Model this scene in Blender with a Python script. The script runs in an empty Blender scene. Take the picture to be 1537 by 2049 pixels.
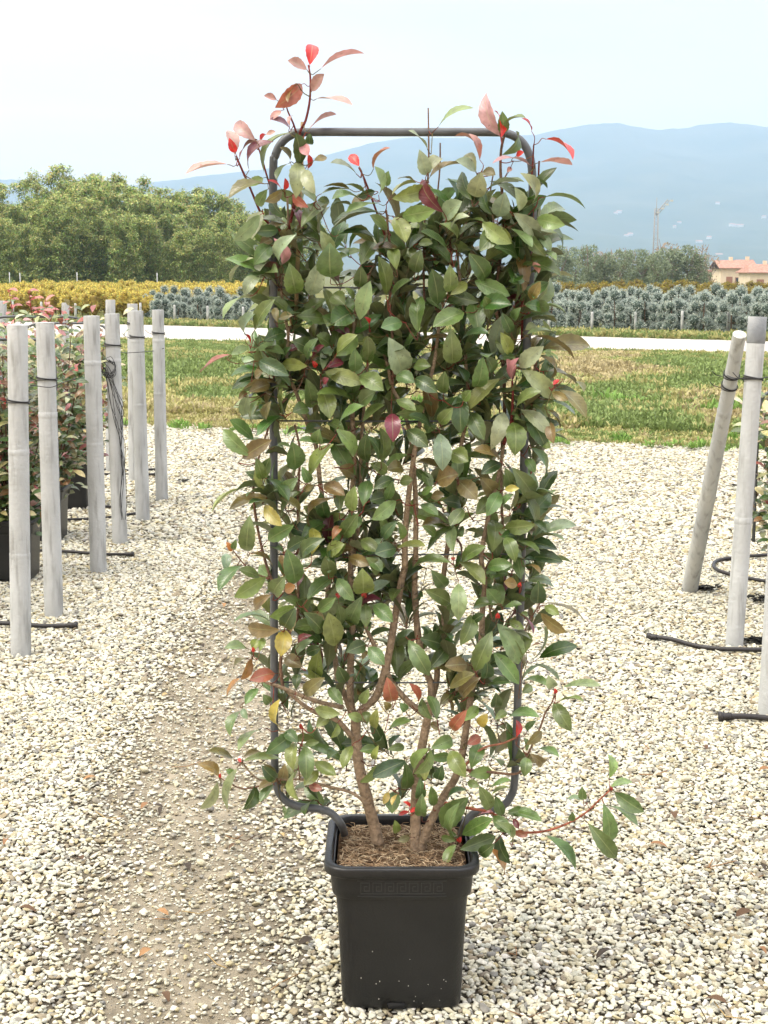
import bpy, bmesh, math, random
import numpy as np
from mathutils import Vector, Matrix, noise
R = math.radians
random.seed(7); rng = np.random.default_rng(7)
S = bpy.context.scene
COL = S.collection

# ---------------------------------------------------------------- camera
HAZE = 2.3e-4
CAM_H = 1.55; F = 3000.0; CX = 768.5; CY = 1024.5; PITCH = 9.16
cam_d = bpy.data.cameras.new("camera"); cam = bpy.data.objects.new("camera", cam_d); COL.objects.link(cam)
cam.location = (0, 0, CAM_H); cam.rotation_euler = (R(90 - PITCH), 0, 0)
cam_d.sensor_fit = 'VERTICAL'; cam_d.sensor_height = 36.0; cam_d.lens = 36.0 * F / 2049.0
cam_d.clip_start = 0.05; cam_d.clip_end = 20000
S.camera = cam
# ---------------------------------------------------------------- sky and sun
SUN_EL, SUN_AZ = 54.0, -112.0          # azimuth measured from +Y towards +X
w = bpy.data.worlds.new("World"); S.world = w; w.use_nodes = True
nt = w.node_tree; N = nt.nodes; L = nt.links; N.clear()
out = N.new('ShaderNodeOutputWorld'); bg = N.new('ShaderNodeBackground'); L.new(bg.outputs[0], out.inputs[0])
sky = N.new('ShaderNodeTexSky'); sky.sky_type = 'NISHITA'; sky.sun_disc = False
sky.sun_elevation = R(SUN_EL); sky.sun_rotation = R(SUN_AZ); sky.dust_density = 2.0; sky.air_density = 1.0
tc = N.new('ShaderNodeTexCoord'); mp = N.new('ShaderNodeMapping'); mp.inputs['Scale'].default_value = (1.0, 1.0, 3.2)
L.new(tc.outputs['Generated'], mp.inputs[0])
nz = N.new('ShaderNodeTexNoise'); nz.inputs['Scale'].default_value = 2.2; nz.inputs['Detail'].default_value = 5; nz.inputs['Roughness'].default_value = .5
L.new(mp.outputs[0], nz.inputs[0])
# cloud cover: thicker and creamier towards the sun side, thinner and bluer to the right
sep = N.new('ShaderNodeSeparateXYZ'); L.new(tc.outputs['Generated'], sep.inputs[0])
add = N.new('ShaderNodeMath'); add.operation = 'MULTIPLY_ADD'; add.inputs[1].default_value = 2.0; L.new(sep.outputs[0], add.inputs[0])
L.new(nz.outputs[0], add.inputs[2])
cr = N.new('ShaderNodeValToRGB'); L.new(add.outputs[0], cr.inputs[0])
cr.color_ramp.elements[0].position = 0.05; cr.color_ramp.elements[0].color = (1.07, .99, .89, 1)
cr.color_ramp.elements[1].position = 0.95; cr.color_ramp.elements[1].color = (.985, .95, .98, 1)
e = cr.color_ramp.elements.new(.5); e.color = (1.02, .965, .935, 1)
sc = N.new('ShaderNodeVectorMath'); sc.operation = 'SCALE'; n3 = N.new('ShaderNodeTexNoise'); n3.inputs['Scale'].default_value = 1.6; n3.inputs['Detail'].default_value = 7; n3.inputs['Roughness'].default_value = .55; n3.inputs['Distortion'].default_value = .5
mp3 = N.new('ShaderNodeMapping'); mp3.inputs['Scale'].default_value = (1.0, 1.0, 5.5); L.new(tc.outputs['Generated'], mp3.inputs[0]); L.new(mp3.outputs[0], n3.inputs[0])
mr3 = N.new('ShaderNodeMapRange'); mr3.inputs[1].default_value = .3; mr3.inputs[2].default_value = .7; mr3.inputs[3].default_value = 2.9; mr3.inputs[4].default_value = 4.5; L.new(n3.outputs[0], mr3.inputs[0])
zen = N.new('ShaderNodeMath'); zen.operation = 'MULTIPLY_ADD'; zen.inputs[1].default_value = 3.6; zen.inputs[2].default_value = 1.0; zsq = N.new('ShaderNodeMath'); zsq.operation = 'MULTIPLY'; L.new(sep.outputs[2], zsq.inputs[0]); L.new(sep.outputs[2], zsq.inputs[1]); L.new(zsq.outputs[0], zen.inputs[0])   # an overcast dome is brightest overhead
zm = N.new('ShaderNodeMath'); zm.operation = 'MULTIPLY'; L.new(zen.outputs[0], zm.inputs[0]); L.new(mr3.outputs[0], zm.inputs[1]); L.new(zm.outputs[0], sc.inputs['Scale']); L.new(cr.outputs[0], sc.inputs[0])
mx = N.new('ShaderNodeMixRGB'); mx.inputs[0].default_value = .92; L.new(sky.outputs[0], mx.inputs[1]); L.new(sc.outputs[0], mx.inputs[2])
lowf = N.new('ShaderNodeMapRange'); lowf.inputs[1].default_value = 0.0; lowf.inputs[2].default_value = .16; lowf.inputs[3].default_value = 1; lowf.inputs[4].default_value = 0; L.new(sep.outputs[2], lowf.inputs[0])
left = N.new('ShaderNodeMapRange'); left.inputs[1].default_value = .18; left.inputs[2].default_value = -.30; left.inputs[3].default_value = .25; left.inputs[4].default_value = 1; L.new(sep.outputs[0], left.inputs[0])
wf = N.new('ShaderNodeMath'); wf.operation = 'MULTIPLY'; L.new(lowf.outputs[0], wf.inputs[0]); L.new(left.outputs[0], wf.inputs[1])
wm = N.new('ShaderNodeMixRGB'); wm.blend_type = 'MULTIPLY'; L.new(wf.outputs[0], wm.inputs[0]); L.new(mx.outputs[0], wm.inputs[1]); wm.inputs[2].default_value = (1.72, 1.21, .80, 1)   # warm glow low in the sky
L.new(wm.outputs[0], bg.inputs[0]); bg.inputs[1].default_value = 0.10
sd = bpy.data.lights.new("sun", 'SUN'); sd.energy = 1.15; sd.angle = R(30); sd.color = (1, .95, .86)
so = bpy.data.objects.new("sun", sd); COL.objects.link(so)
sv = Vector((math.sin(R(SUN_AZ)) * math.cos(R(SUN_EL)), math.cos(R(SUN_AZ)) * math.cos(R(SUN_EL)), math.sin(R(SUN_EL))))
so.rotation_euler = sv.to_track_quat('Z', 'Y').to_euler(); so.location = sv * 50
S.view_settings.view_transform = 'Standard'; S.view_settings.look = 'None'; S.view_settings.gamma = 1
S.view_settings.exposure = 1.43
S.render.engine = 'CYCLES'; S.cycles.use_denoising = True
S.cycles.max_bounces = 6; S.cycles.diffuse_bounces = 3; S.cycles.glossy_bounces = 2; S.cycles.transparent_max_bounces = 8
S.cycles.volume_bounces = 2; S.cycles.use_adaptive_sampling = True; S.cycles.adaptive_threshold = .02

# ---------------------------------------------------------------- helpers
def ray(px, py):
    a = math.atan((CY - py) / F) - R(PITCH)      # elevation of the ray's row
    p = R(PITCH); v = (CY - py) / F
    d = Vector(((px - CX) / F, math.cos(p) + v * math.sin(p), -math.sin(p) + v * math.cos(p)))
    return d
def P(px, py, Y):                                # world point seen at a pixel, at ground distance Y
    d = ray(px, py); return Vector((0, 0, CAM_H)) + d * (Y / d.y)
def G(px, py, z=0.0):                            # ground point seen at a pixel
    d = ray(px, py); return Vector((0, 0, CAM_H)) + d * ((z - CAM_H) / d.z)
def link(o, parent=None):
    COL.objects.link(o)
    if parent: o.parent = parent
    return o
def tag(o, label=None, cat=None, group=None, kind=None):
    if label: o['label'] = label
    if cat: o['category'] = cat
    if group: o['group'] = group
    if kind: o['kind'] = kind
    return o
def empty(name, loc, label, cat, group=None, rz=0):
    o = bpy.data.objects.new(name, None); o.location = loc; o.rotation_euler = (0, 0, rz); o.empty_display_size = .1
    link(o); return tag(o, label, cat, group)
class MB:
    def __init__(s): s.v = []; s.f = []; s.c = []; s.uv = []; s.m = []
    def add(s, verts, faces, col=(1, 1, 1), uvs=None, mi=0):
        b = len(s.v); s.v.extend(verts); s.c.extend([col] * len(verts))
        s.uv.extend(uvs if uvs is not None else [(0, 0)] * len(verts))
        for f in faces: s.f.append(tuple(b + i for i in f)); s.m.append(mi)
    def box(s, x0, x1, y0, y1, z0, z1, col=(1, 1, 1)):
        v = [(x, y, z) for x in (x0, x1) for y in (y0, y1) for z in (z0, z1)]
        s.add(v, [(0, 1, 3, 2), (4, 6, 7, 5), (0, 4, 5, 1), (2, 3, 7, 6), (0, 2, 6, 4), (1, 5, 7, 3)], col)
    def tube(s, pts, rad, n=8, col=(1, 1, 1), cap=True):
        pts = [Vector(p) for p in pts]
        rs = rad if isinstance(rad, (list, tuple)) else [rad] * len(pts)
        prev = None; vs = []; uv = []; d = 0
        for i, p in enumerate(pts):
            t = (pts[min(i + 1, len(pts) - 1)] - pts[max(i - 1, 0)])
            t = t.normalized() if t.length > 1e-9 else Vector((0, 0, 1))
            if prev is None:
                prev = t.orthogonal().normalized()
            u = (prev - t * prev.dot(t)); u = u.normalized() if u.length > 1e-6 else t.orthogonal().normalized()
            prev = u; w_ = t.cross(u)
            if i: d += (p - pts[i - 1]).length
            for k in range(n):
                a = 2 * math.pi * k / n
                vs.append(tuple(p + (u * math.cos(a) + w_ * math.sin(a)) * rs[i])); uv.append((k / n, d))
        fs = []
        for i in range(len(pts) - 1):
            for k in range(n):
                k2 = (k + 1) % n
                fs.append((i * n + k, i * n + k2, (i + 1) * n + k2, (i + 1) * n + k))
        if cap:
            fs.append(tuple(reversed(range(n)))); fs.append(tuple((len(pts) - 1) * n + k for k in range(n)))
        s.add(vs, fs, col, uv)
    def build(s, name, mat, parent=None, smooth=True, mats=None):
        me = bpy.data.meshes.new(name); me.from_pydata([tuple(v) for v in s.v], [], s.f)
        for m in (mats or [mat]): me.materials.append(m)
        ca = me.color_attributes.new('tint', 'FLOAT_COLOR', 'POINT')
        arr = np.ones((len(s.v), 4), 'f'); arr[:, :3] = np.array(s.c, 'f').reshape(-1, 3); ca.data.foreach_set('color', arr.ravel())
        ul = me.uv_layers.new(name='UVMap'); li = np.zeros(len(me.loops), 'i'); me.loops.foreach_get('vertex_index', li)
        ul.data.foreach_set('uv', np.array(s.uv, 'f')[li].ravel())
        if mats: me.polygons.foreach_set('material_index', np.array(s.m, 'i'))
        if smooth: me.polygons.foreach_set('use_smooth', np.ones(len(me.polygons), bool))
        me.update(); o = bpy.data.objects.new(name, me); return link(o, parent)
def smooth_path(pts, sub=4):                     # Catmull-Rom
    pts = [Vector(p) for p in pts]; q = [pts[0] * 2 - pts[1]] + pts + [pts[-1] * 2 - pts[-2]]; o = []
    for i in range(1, len(q) - 2):
        for k in range(sub):
            t = k / sub; a, b, c, d = q[i - 1:i + 3]
            o.append(.5 * ((2 * b) + (c - a) * t + (2 * a - 5 * b + 4 * c - d) * t * t + (3 * b - a - 3 * c + d) * t ** 3))
    o.append(pts[-1]); return o
def copy_tree(o, parent=None):
    c = o.copy(); COL.objects.link(c); c.parent = parent
    for ch in list(o.children): copy_tree(ch, c)
    return c

# ---------------------------------------------------------------- materials
def mat(name, col=(.5, .5, .5), rough=.6, spec=.5, tint=False, var=0.0, vscale=8, bump=0.0, bscale=60, coat=0.0, obj_rand=0.0, trans=0.0, col2=None, detail=6):
    m = bpy.data.materials.new(name); m.use_nodes = True; nt = m.node_tree; n = nt.nodes; l = nt.links
    b = n['Principled BSDF']; b.inputs['Roughness'].default_value = rough; b.inputs['Specular IOR Level'].default_value = spec
    b.inputs['Coat Weight'].default_value = coat; b.inputs['Coat Roughness'].default_value = .25
    tc = n.new('ShaderNodeTexCoord')
    rgb = n.new('ShaderNodeRGB'); rgb.outputs[0].default_value = (*col, 1); cur = rgb.outputs[0]
    if tint:
        a = n.new('ShaderNodeVertexColor'); a.layer_name = 'tint'
        x = n.new('ShaderNodeMixRGB'); x.blend_type = 'MULTIPLY'; x.inputs[0].default_value = 1
        l.new(cur, x.inputs[1]); l.new(a.outputs[0], x.inputs[2]); cur = x.outputs[0]
    if col2 or var:
        z = n.new('ShaderNodeTexNoise'); z.inputs['Scale'].default_value = vscale; z.inputs['Detail'].default_value = detail; l.new(tc.outputs['Object'], z.inputs[0])
        r = n.new('ShaderNodeMapRange'); r.inputs[1].default_value = .35; r.inputs[2].default_value = .65; l.new(z.outputs[0], r.inputs[0])
        if col2:
            x = n.new('ShaderNodeMixRGB'); l.new(r.outputs[0], x.inputs[0]); l.new(cur, x.inputs[1]); x.inputs[2].default_value = (*col2, 1); cur = x.outputs[0]
        if var:
            h = n.new('ShaderNodeHueSaturation'); r2 = n.new('ShaderNodeMapRange'); r2.inputs[3].default_value = 1 - var; r2.inputs[4].default_value = 1 + var
            r2.inputs[1].default_value = .3; r2.inputs[2].default_value = .7
            l.new(z.outputs[0], r2.inputs[0]); l.new(r2.outputs[0], h.inputs['Value']); l.new(cur, h.inputs['Color']); cur = h.outputs[0]
    if obj_rand:
        oi = n.new('ShaderNodeObjectInfo'); h = n.new('ShaderNodeHueSaturation'); r2 = n.new('ShaderNodeMapRange')
        r2.inputs[3].default_value = 1 - obj_rand; r2.inputs[4].default_value = 1 + obj_rand
        l.new(oi.outputs['Random'], r2.inputs[0]); l.new(r2.outputs[0], h.inputs['Value']); l.new(cur, h.inputs['Color']); cur = h.outputs[0]
    l.new(cur, b.inputs['Base Color'])
    if bump:
        z2 = n.new('ShaderNodeTexNoise'); z2.inputs['Scale'].default_value = bscale; z2.inputs['Detail'].default_value = 4; l.new(tc.outputs['Object'], z2.inputs[0])
        bu = n.new('ShaderNodeBump'); bu.inputs['Strength'].default_value = bump; bu.inputs['Distance'].default_value = .01
        l.new(z2.outputs[0], bu.inputs['Height']); l.new(bu.outputs[0], b.inputs['Normal'])
    if trans:
        t = n.new('ShaderNodeBsdfTranslucent'); l.new(cur, t.inputs[0]); ms = n.new('ShaderNodeMixShader'); ms.inputs[0].default_value = trans
        l.new(b.outputs[0], ms.inputs[1]); l.new(t.outputs[0], ms.inputs[2]); l.new(ms.outputs[0], n['Material Output'].inputs[0])
    return m

def leaf_material():
    m = bpy.data.materials.new("glossy_leaf"); m.use_nodes = True; nt = m.node_tree; n = nt.nodes; l = nt.links
    b = n['Principled BSDF']; b.inputs['Roughness'].default_value = .36; b.inputs['Specular IOR Level'].default_value = .6; b.inputs['Coat Weight'].default_value = .25; b.inputs['Coat Roughness'].default_value = .22
    a = n.new('ShaderNodeVertexColor'); a.layer_name = 'tint'
    uv = n.new('ShaderNodeUVMap'); uv.uv_map = 'UVMap'; sp = n.new('ShaderNodeSeparateXYZ'); l.new(uv.outputs[0], sp.inputs[0])
    def M(op, x, y=None, z=None):
        q = n.new('ShaderNodeMath'); q.operation = op
        for i, k in enumerate((x, y, z)):
            if k is None: continue
            if isinstance(k, (int, float)): q.inputs[i].default_value = k
            else: l.new(k, q.inputs[i])
        return q.outputs[0]
    au = M('ABSOLUTE', sp.outputs[0])
    mid = M('LESS_THAN', au, .055)
    lat = M('SINE', M('ADD', M('MULTIPLY', sp.outputs[1], 62.0), M('MULTIPLY', au, -15.0)))
    latm = M('GREATER_THAN', lat, .86)
    edge = M('GREATER_THAN', au, .93)
    vein = M('MAXIMUM', M('MULTIPLY', mid, .55), M('MULTIPLY', latm, .03)); vein = M('MAXIMUM', vein, M('MULTIPLY', edge, .28))
    tc = n.new('ShaderNodeTexCoord')
    z = n.new('ShaderNodeTexNoise'); z.inputs['Scale'].default_value = 55; z.inputs['Detail'].default_value = 4; l.new(tc.outputs['Object'], z.inputs[0])
    h = n.new('ShaderNodeHueSaturation'); r = n.new('ShaderNodeMapRange'); r.inputs[1].default_value = .3; r.inputs[2].default_value = .7; r.inputs[3].default_value = .72; r.inputs[4].default_value = 1.3
    l.new(z.outputs[0], r.inputs[0]); l.new(r.outputs[0], h.inputs['Value']); l.new(a.outputs[0], h.inputs['Color'])
    # brown specks
    z2 = n.new('ShaderNodeTexNoise'); z2.inputs['Scale'].default_value = 160; z2.inputs['Detail'].default_value = 2; l.new(tc.outputs['Object'], z2.inputs[0])
    spk = M('MULTIPLY', M('GREATER_THAN', z2.outputs[0], .70), .6)
    xs = n.new('ShaderNodeMixRGB'); l.new(spk, xs.inputs[0]); l.new(h.outputs[0], xs.inputs[1]); xs.inputs[2].default_value = (.05, .025, .01, 1)
    # pale veins and margin
    x = n.new('ShaderNodeMixRGB'); l.new(vein, x.inputs[0]); l.new(xs.outputs[0], x.inputs[1])
    lt = n.new('ShaderNodeMixRGB'); lt.inputs[0].default_value = .6; l.new(a.outputs[0], lt.inputs[1]); lt.inputs[2].default_value = (.36, .40, .18, 1)
    l.new(lt.outputs[0], x.inputs[2])
    # paler, duller underside
    g = n.new('ShaderNodeNewGeometry'); bk = n.new('ShaderNodeMixRGB'); bk.inputs[2].default_value = (.16, .15, .085, 1)
    l.new(M('MULTIPLY', g.outputs['Backfacing'], .55), bk.inputs[0]); l.new(x.outputs[0], bk.inputs[1])
    l.new(bk.outputs[0], b.inputs['Base Color'])
    l.new(M('MULTIPLY_ADD', g.outputs['Backfacing'], .25, .34), b.inputs['Roughness'])
    bu = n.new('ShaderNodeBump'); bu.inputs['Strength'].default_value = .22; bu.inputs['Distance'].default_value = .001
    hh = M('ADD', M('MULTIPLY', lat, -.5), M('ADD', M('MULTIPLY', mid, -2.5), z.outputs[0])); l.new(hh, bu.inputs['Height']); l.new(bu.outputs[0], b.inputs['Normal'])
    t = n.new('ShaderNodeBsdfTranslucent'); l.new(x.outputs[0], t.inputs[0]); ms = n.new('ShaderNodeMixShader'); ms.inputs[0].default_value = .22
    l.new(b.outputs[0], ms.inputs[1]); l.new(t.outputs[0], ms.inputs[2]); l.new(ms.outputs[0], n['Material Output'].inputs[0])
    return m
M_LEAF = leaf_material()
M_FOL = mat("far_foliage", (1, 1, 1), .7, .2, tint=True, trans=.25)
M_BARK = mat("stem_bark", (1, 1, 1), .8, .2, tint=True, var=.35, vscale=70, bump=.8, bscale=160)
M_PLASTIC = mat("black_plastic", (.009, .010, .0105), .40, .5, var=.35, vscale=25, bump=.12, bscale=300)
M_POT = mat("scuffed_black_plastic", (.0045, .0052, .006), .38, .5, col2=(.009, .0095, .010), vscale=9, bump=.15, bscale=250, detail=12)
M_TUBE = mat("grey_plastic_tube", (.085, .093, .10), .42, .5, var=.2, vscale=40)
M_HOSE = mat("black_rubber_hose", (.02, .018, .018), .5, .4, var=.3, vscale=20)
M_WIRE = mat("black_wire", (.012, .012, .012), .5, .4)

# ---------------------------------------------------------------- leaves
def leaf(mb, base, tip, width, nrm, col, fold=.25, droop=.12, nl=12, nu=4, twist=0.0, serr=.045, wav=.03):
    base = Vector(base); tip = Vector(tip); a = tip - base; Ln = a.length
    if Ln < 1e-5: return
    a /= Ln; n = Vector(nrm); n = n - a * n.dot(a)
    if n.length < 1e-4: n = a.orthogonal()
    n.normalize(); s = n.cross(a)
    vs = []; uv = []; ph = random.uniform(0, 6.28)
    for i in range(nl + 1):
        t = i / nl
        wd = max(0, 1 - abs(2 * t ** 1.14 - 1) ** 2.05) ** .80 if 0 < t < 1 else 0.02
        if t > .86: wd *= .84
        if serr and 0 < i < nl: wd *= 1 + (serr if i % 2 else -serr)
        c = base + a * (Ln * t) + n * (4 * droop * Ln * t * (1 - t))
        an = twist * (t - .3); ss = s * math.cos(an) + n * math.sin(an); nn = n * math.cos(an) - s * math.sin(an)
        for j in range(nu + 1):
            u = -1 + 2 * j / nu; hw = width * .5 * wd
            q = c + ss * (u * hw) + nn * (fold * abs(u) * hw + wav * width * math.sin(ph + t * 9 + (3 if u > 0 else 0)) * abs(u) ** 2 * wd)
            vs.append(tuple(q)); uv.append((u, t))
    k = nu + 1
    fs = [((i + 1) * k + j, (i + 1) * k + j + 1, i * k + j + 1, i * k + j) for i in range(nl) for j in range(nu)]
    mb.add(vs, fs, col, uv)
# ---------------------------------------------------------------- ground and the far field
def mesh_obj(name, verts, faces, m, parent=None, smooth=False):
    me = bpy.data.meshes.new(name); me.from_pydata([tuple(v) for v in verts], [], faces); me.materials.append(m)
    if smooth: me.polygons.foreach_set('use_smooth', np.ones(len(me.polygons), bool))
    me.update(); return link(bpy.data.objects.new(name, me), parent)
def gz(y):                                       # the land falls gently beyond the first rows
    t = min(1, max(0, (y - 85) / 170)); return -2.0 * t * t * (3 - 2 * t)
def ground_mat():
    m = bpy.data.materials.new("field_soil"); m.use_nodes = True; n = m.node_tree.nodes; l = m.node_tree.links; b = n['Principled BSDF']
    tc = n.new('ShaderNodeTexCoord'); z = n.new('ShaderNodeTexNoise'); z.inputs['Scale'].default_value = .5; z.inputs['Detail'].default_value = 8; l.new(tc.outputs['Object'], z.inputs[0])
    r = n.new('ShaderNodeValToRGB'); l.new(z.outputs[0], r.inputs[0])
    r.color_ramp.elements[0].position = .35; r.color_ramp.elements[0].color = (.09, .11, .035, 1)
    r.color_ramp.elements[1].position = .7; r.color_ramp.elements[1].color = (.17, .15, .06, 1)
    l.new(r.outputs[0], b.inputs['Base Color']); b.inputs['Roughness'].default_value = .95; b.inputs['Specular IOR Level'].default_value = .1
    return m
ys = [-30, 0, 10, 20, 40, 60, 85] + list(range(95, 260, 10)) + [300, 500, 1000, 2000, 4000, 9500]
xs = [-6000, -2000, -600, -200, -60, 0, 60, 200, 600, 2000, 6000]
vs = [(x, y, gz(y) - .05 * (y < 100)) for y in ys for x in xs]; nx = len(xs)
fs = [(j * nx + i, j * nx + i + 1, (j + 1) * nx + i + 1, (j + 1) * nx + i) for j in range(len(ys) - 1) for i in range(nx - 1)]
tag(mesh_obj("ground", vs, fs, ground_mat()), kind='structure')

# boundary lines, from points of the photograph laid on the ground
def line(p, q):
    p = G(*p); q = G(*q); return lambda x: p.y + (q.y - p.y) * (x - p.x) / (q.x - p.x)
gravel_edge = line((340, 848), (1400, 890))
road_near = line((330, 681), (1400, 706))
road_far = line((0, 643), (1400, 680))
def strip(name, f0, f1, z, m, x0=-60, x1=60, nx=120, ny=2, zf=None, jit=0):
    vs = []; 
    for i in range(nx + 1):
        x = x0 + (x1 - x0) * i / nx
        a, b = f0(x), f1(x)
        for j in range(ny + 1):
            t = j / ny; y = a + (b - a) * t
            if jit and j in (0, ny): y += jit * noise.noise(Vector((x * 1.3, j, 5))) + jit * .6 * noise.noise(Vector((x * 5, j, 9)))
            vs.append((x, y, z + (zf(x, y, t) if zf else 0)))
    k = ny + 1
    fs = [(i * k + j, (i + 1) * k + j, (i + 1) * k + j + 1, i * k + j + 1) for i in range(nx) for j in range(ny)]
    return mesh_obj(name, vs, fs, m, smooth=True)
def clampx(f): return lambda x: min(80, max(8, f(x)))

# sandy patch on the left of the pot, where the gravel has worn thin
PATCH = [(G(500, 1130), .12), (G(470, 1300), .34), (G(430, 1500), .36), (G(360, 1750), .31), (G(370, 1960), .27), (G(370, 2200), .25)]
def patch(x, y):
    best = 0
    for (a, ra), (b, rb) in zip(PATCH[:-1], PATCH[1:]):
        d = b - a; t = ((x - a.x) * d.x + (y - a.y) * d.y) / (d.x ** 2 + d.y ** 2); t = min(1, max(0, t))
        r = ra + (rb - ra) * t; q = math.hypot(x - a.x - d.x * t, y - a.y - d.y * t) / r
        best = max(best, min(1, max(0, 1.35 - q + .5 * noise.noise(Vector((x * 3.5, y * 3.5, 1))))))
    return best
def gravel_mat():
    m = bpy.data.materials.new("gravel_bed"); m.use_nodes = True; n = m.node_tree.nodes; l = m.node_tree.links; b = n['Principled BSDF']
    tc = n.new('ShaderNodeTexCoord'); v = n.new('ShaderNodeTexVoronoi'); v.inputs['Scale'].default_value = 62; l.new(tc.outputs['Object'], v.inputs[0])
    bw = n.new('ShaderNodeSeparateColor'); l.new(v.outputs['Color'], bw.inputs[0])
    r = n.new('ShaderNodeValToRGB'); l.new(bw.outputs[0], r.inputs[0]); els = r.color_ramp
    els.elements[0].color = (.06, .05, .035, 1); els.elements[1].color = (.30, .26, .19, 1); els.elements.new(.3).color = (.16, .13, .09, 1)
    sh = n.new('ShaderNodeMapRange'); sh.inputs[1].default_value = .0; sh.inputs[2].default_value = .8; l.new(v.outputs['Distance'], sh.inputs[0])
    dk = n.new('ShaderNodeMixRGB'); l.new(sh.outputs[0], dk.inputs[0]); l.new(r.outputs[0], dk.inputs[1]); dk.inputs[2].default_value = (.03, .024, .017, 1)  # gaps between pebbles: their shadow is put into the bed colour
    a = n.new('ShaderNodeVertexColor'); a.layer_name = 'patch'
    nz = n.new('ShaderNodeTexNoise'); nz.inputs['Scale'].default_value = 14; nz.inputs['Detail'].default_value = 10; l.new(tc.outputs['Object'], nz.inputs[0])
    r2 = n.new('ShaderNodeValToRGB'); l.new(nz.outputs[0], r2.inputs[0])
    r2.color_ramp.elements[0].position = .3; r2.color_ramp.elements[0].color = (.18, .155, .11, 1); r2.color_ramp.elements[1].position = .75; r2.color_ramp.elements[1].color = (.36, .315, .235, 1)
    x = n.new('ShaderNodeMixRGB'); l.new(a.outputs[0], x.inputs[0]); l.new(dk.outputs[0], x.inputs[1]); l.new(r2.outputs[0], x.inputs[2])
    a2 = n.new('ShaderNodeVertexColor'); a2.layer_name = 'outer'; x0 = x; x = n.new('ShaderNodeMixRGB'); l.new(a2.outputs[0], x.inputs[0]); l.new(x0.outputs[0], x.inputs[1])
    br = n.new('ShaderNodeHueSaturation'); br.inputs['Value'].default_value = 2.1; l.new(r.outputs[0], br.inputs['Color']); l.new(br.outputs[0], x.inputs[2])
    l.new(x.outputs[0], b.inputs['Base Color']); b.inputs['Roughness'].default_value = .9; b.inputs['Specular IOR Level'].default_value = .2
    n2 = n.new('ShaderNodeTexNoise'); n2.inputs['Scale'].default_value = 260; n2.inputs['Detail'].default_value = 3; l.new(tc.outputs['Object'], n2.inputs[0])
    sub = n.new('ShaderNodeMath'); sub.operation = 'SUBTRACT'; l.new(n2.outputs[0], sub.inputs[0]); l.new(v.outputs['Distance'], sub.inputs[1])
    bu = n.new('ShaderNodeBump'); bu.inputs['Strength'].default_value = .9; bu.inputs['Distance'].default_value = .006
    l.new(sub.outputs[0], bu.inputs['Height']); l.new(bu.outputs[0], b.inputs['Normal'])
    return m
xs = np.concatenate([np.arange(-30, -6, 2), np.arange(-6, 6, .12), np.arange(6, 31, 2)]); nyy = 130
vs = []; pc = []
for x in xs:
    y1 = max(2, gravel_edge(x)) + .25
    for j in range(nyy + 1):
        t = j / nyy; y = -10 + 12 * min(1, t * 8) + (y1 - 2) * max(0, (t - .125) / .875)
        vs.append((x, y, -0.030)); pc.append(patch(x, y) if abs(x) < 6 and y > 1 else 0)
k = nyy + 1
fs = [(i * k + j, (i + 1) * k + j, (i + 1) * k + j + 1, i * k + j + 1) for i in range(len(xs) - 1) for j in range(nyy)]
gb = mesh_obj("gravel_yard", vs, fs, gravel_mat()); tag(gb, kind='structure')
ca = gb.data.color_attributes.new('patch', 'FLOAT_COLOR', 'POINT'); arr = np.ones((len(vs), 4), 'f'); arr[:, :3] = np.array(pc)[:, None]; ca.data.foreach_set('color', arr.ravel())
ca = gb.data.color_attributes.new('outer', 'FLOAT_COLOR', 'POINT'); arr = np.ones((len(vs), 4), 'f'); arr[:, :3] = np.array([min(1, max(0, (abs(v[0]) - max(v[1], 2.4) * .262 - .8) * 5)) if v[1] > 2.2 else 1 for v in vs])[:, None]; ca.data.foreach_set('color', arr.ravel())

# loose stones: one object that scatters a handful of pebble shapes
def stone_mat():
    m = bpy.data.materials.new("pebble"); m.use_nodes = True; n = m.node_tree.nodes; l = m.node_tree.links; b = n['Principled BSDF']
    oi = n.new('ShaderNodeObjectInfo'); r = n.new('ShaderNodeValToRGB'); l.new(oi.outputs['Random'], r.inputs[0]); c = r.color_ramp
    c.interpolation = 'LINEAR'
    c.elements[0].position = 0; c.elements[0].color = (.20, .17, .13, 1); c.elements[1].position = 1; c.elements[1].color = (.60, .58, .52, 1)
    for p, q in ((.06, (.27, .22, .13)), (.14, (.18, .18, .17)), (.22, (.42, .36, .20)), (.34, (.34, .35, .30)), (.48, (.50, .46, .32)), (.64, (.46, .46, .39)), (.82, (.57, .54, .41))):
        c.elements.new(p).color = (*q, 1)
    tc = n.new('ShaderNodeTexCoord'); z = n.new('ShaderNodeTexNoise'); z.inputs['Scale'].default_value = 1.6; z.inputs['Detail'].default_value = 5; l.new(tc.outputs['Object'], z.inputs[0])
    h = n.new('ShaderNodeHueSaturation'); q = n.new('ShaderNodeMapRange'); q.inputs[1].default_value = .3; q.inputs[2].default_value = .7; q.inputs[3].default_value = .8; q.inputs[4].default_value = 1.12
    l.new(z.outputs[0], q.inputs[0]); l.new(q.outputs[0], h.inputs['Value']); l.new(r.outputs[0], h.inputs['Color']); l.new(h.outputs[0], b.inputs['Base Color'])
    b.inputs['Roughness'].default_value = .65; b.inputs['Specular IOR Level'].default_value = .35
    return m
M_STONE = stone_mat()
def hidden_source(objs, name):                   # source shapes live in a collection that is not linked to the scene
    c = bpy.data.collections.new(name)
    for o in objs: c.objects.link(o)
    return c
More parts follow.
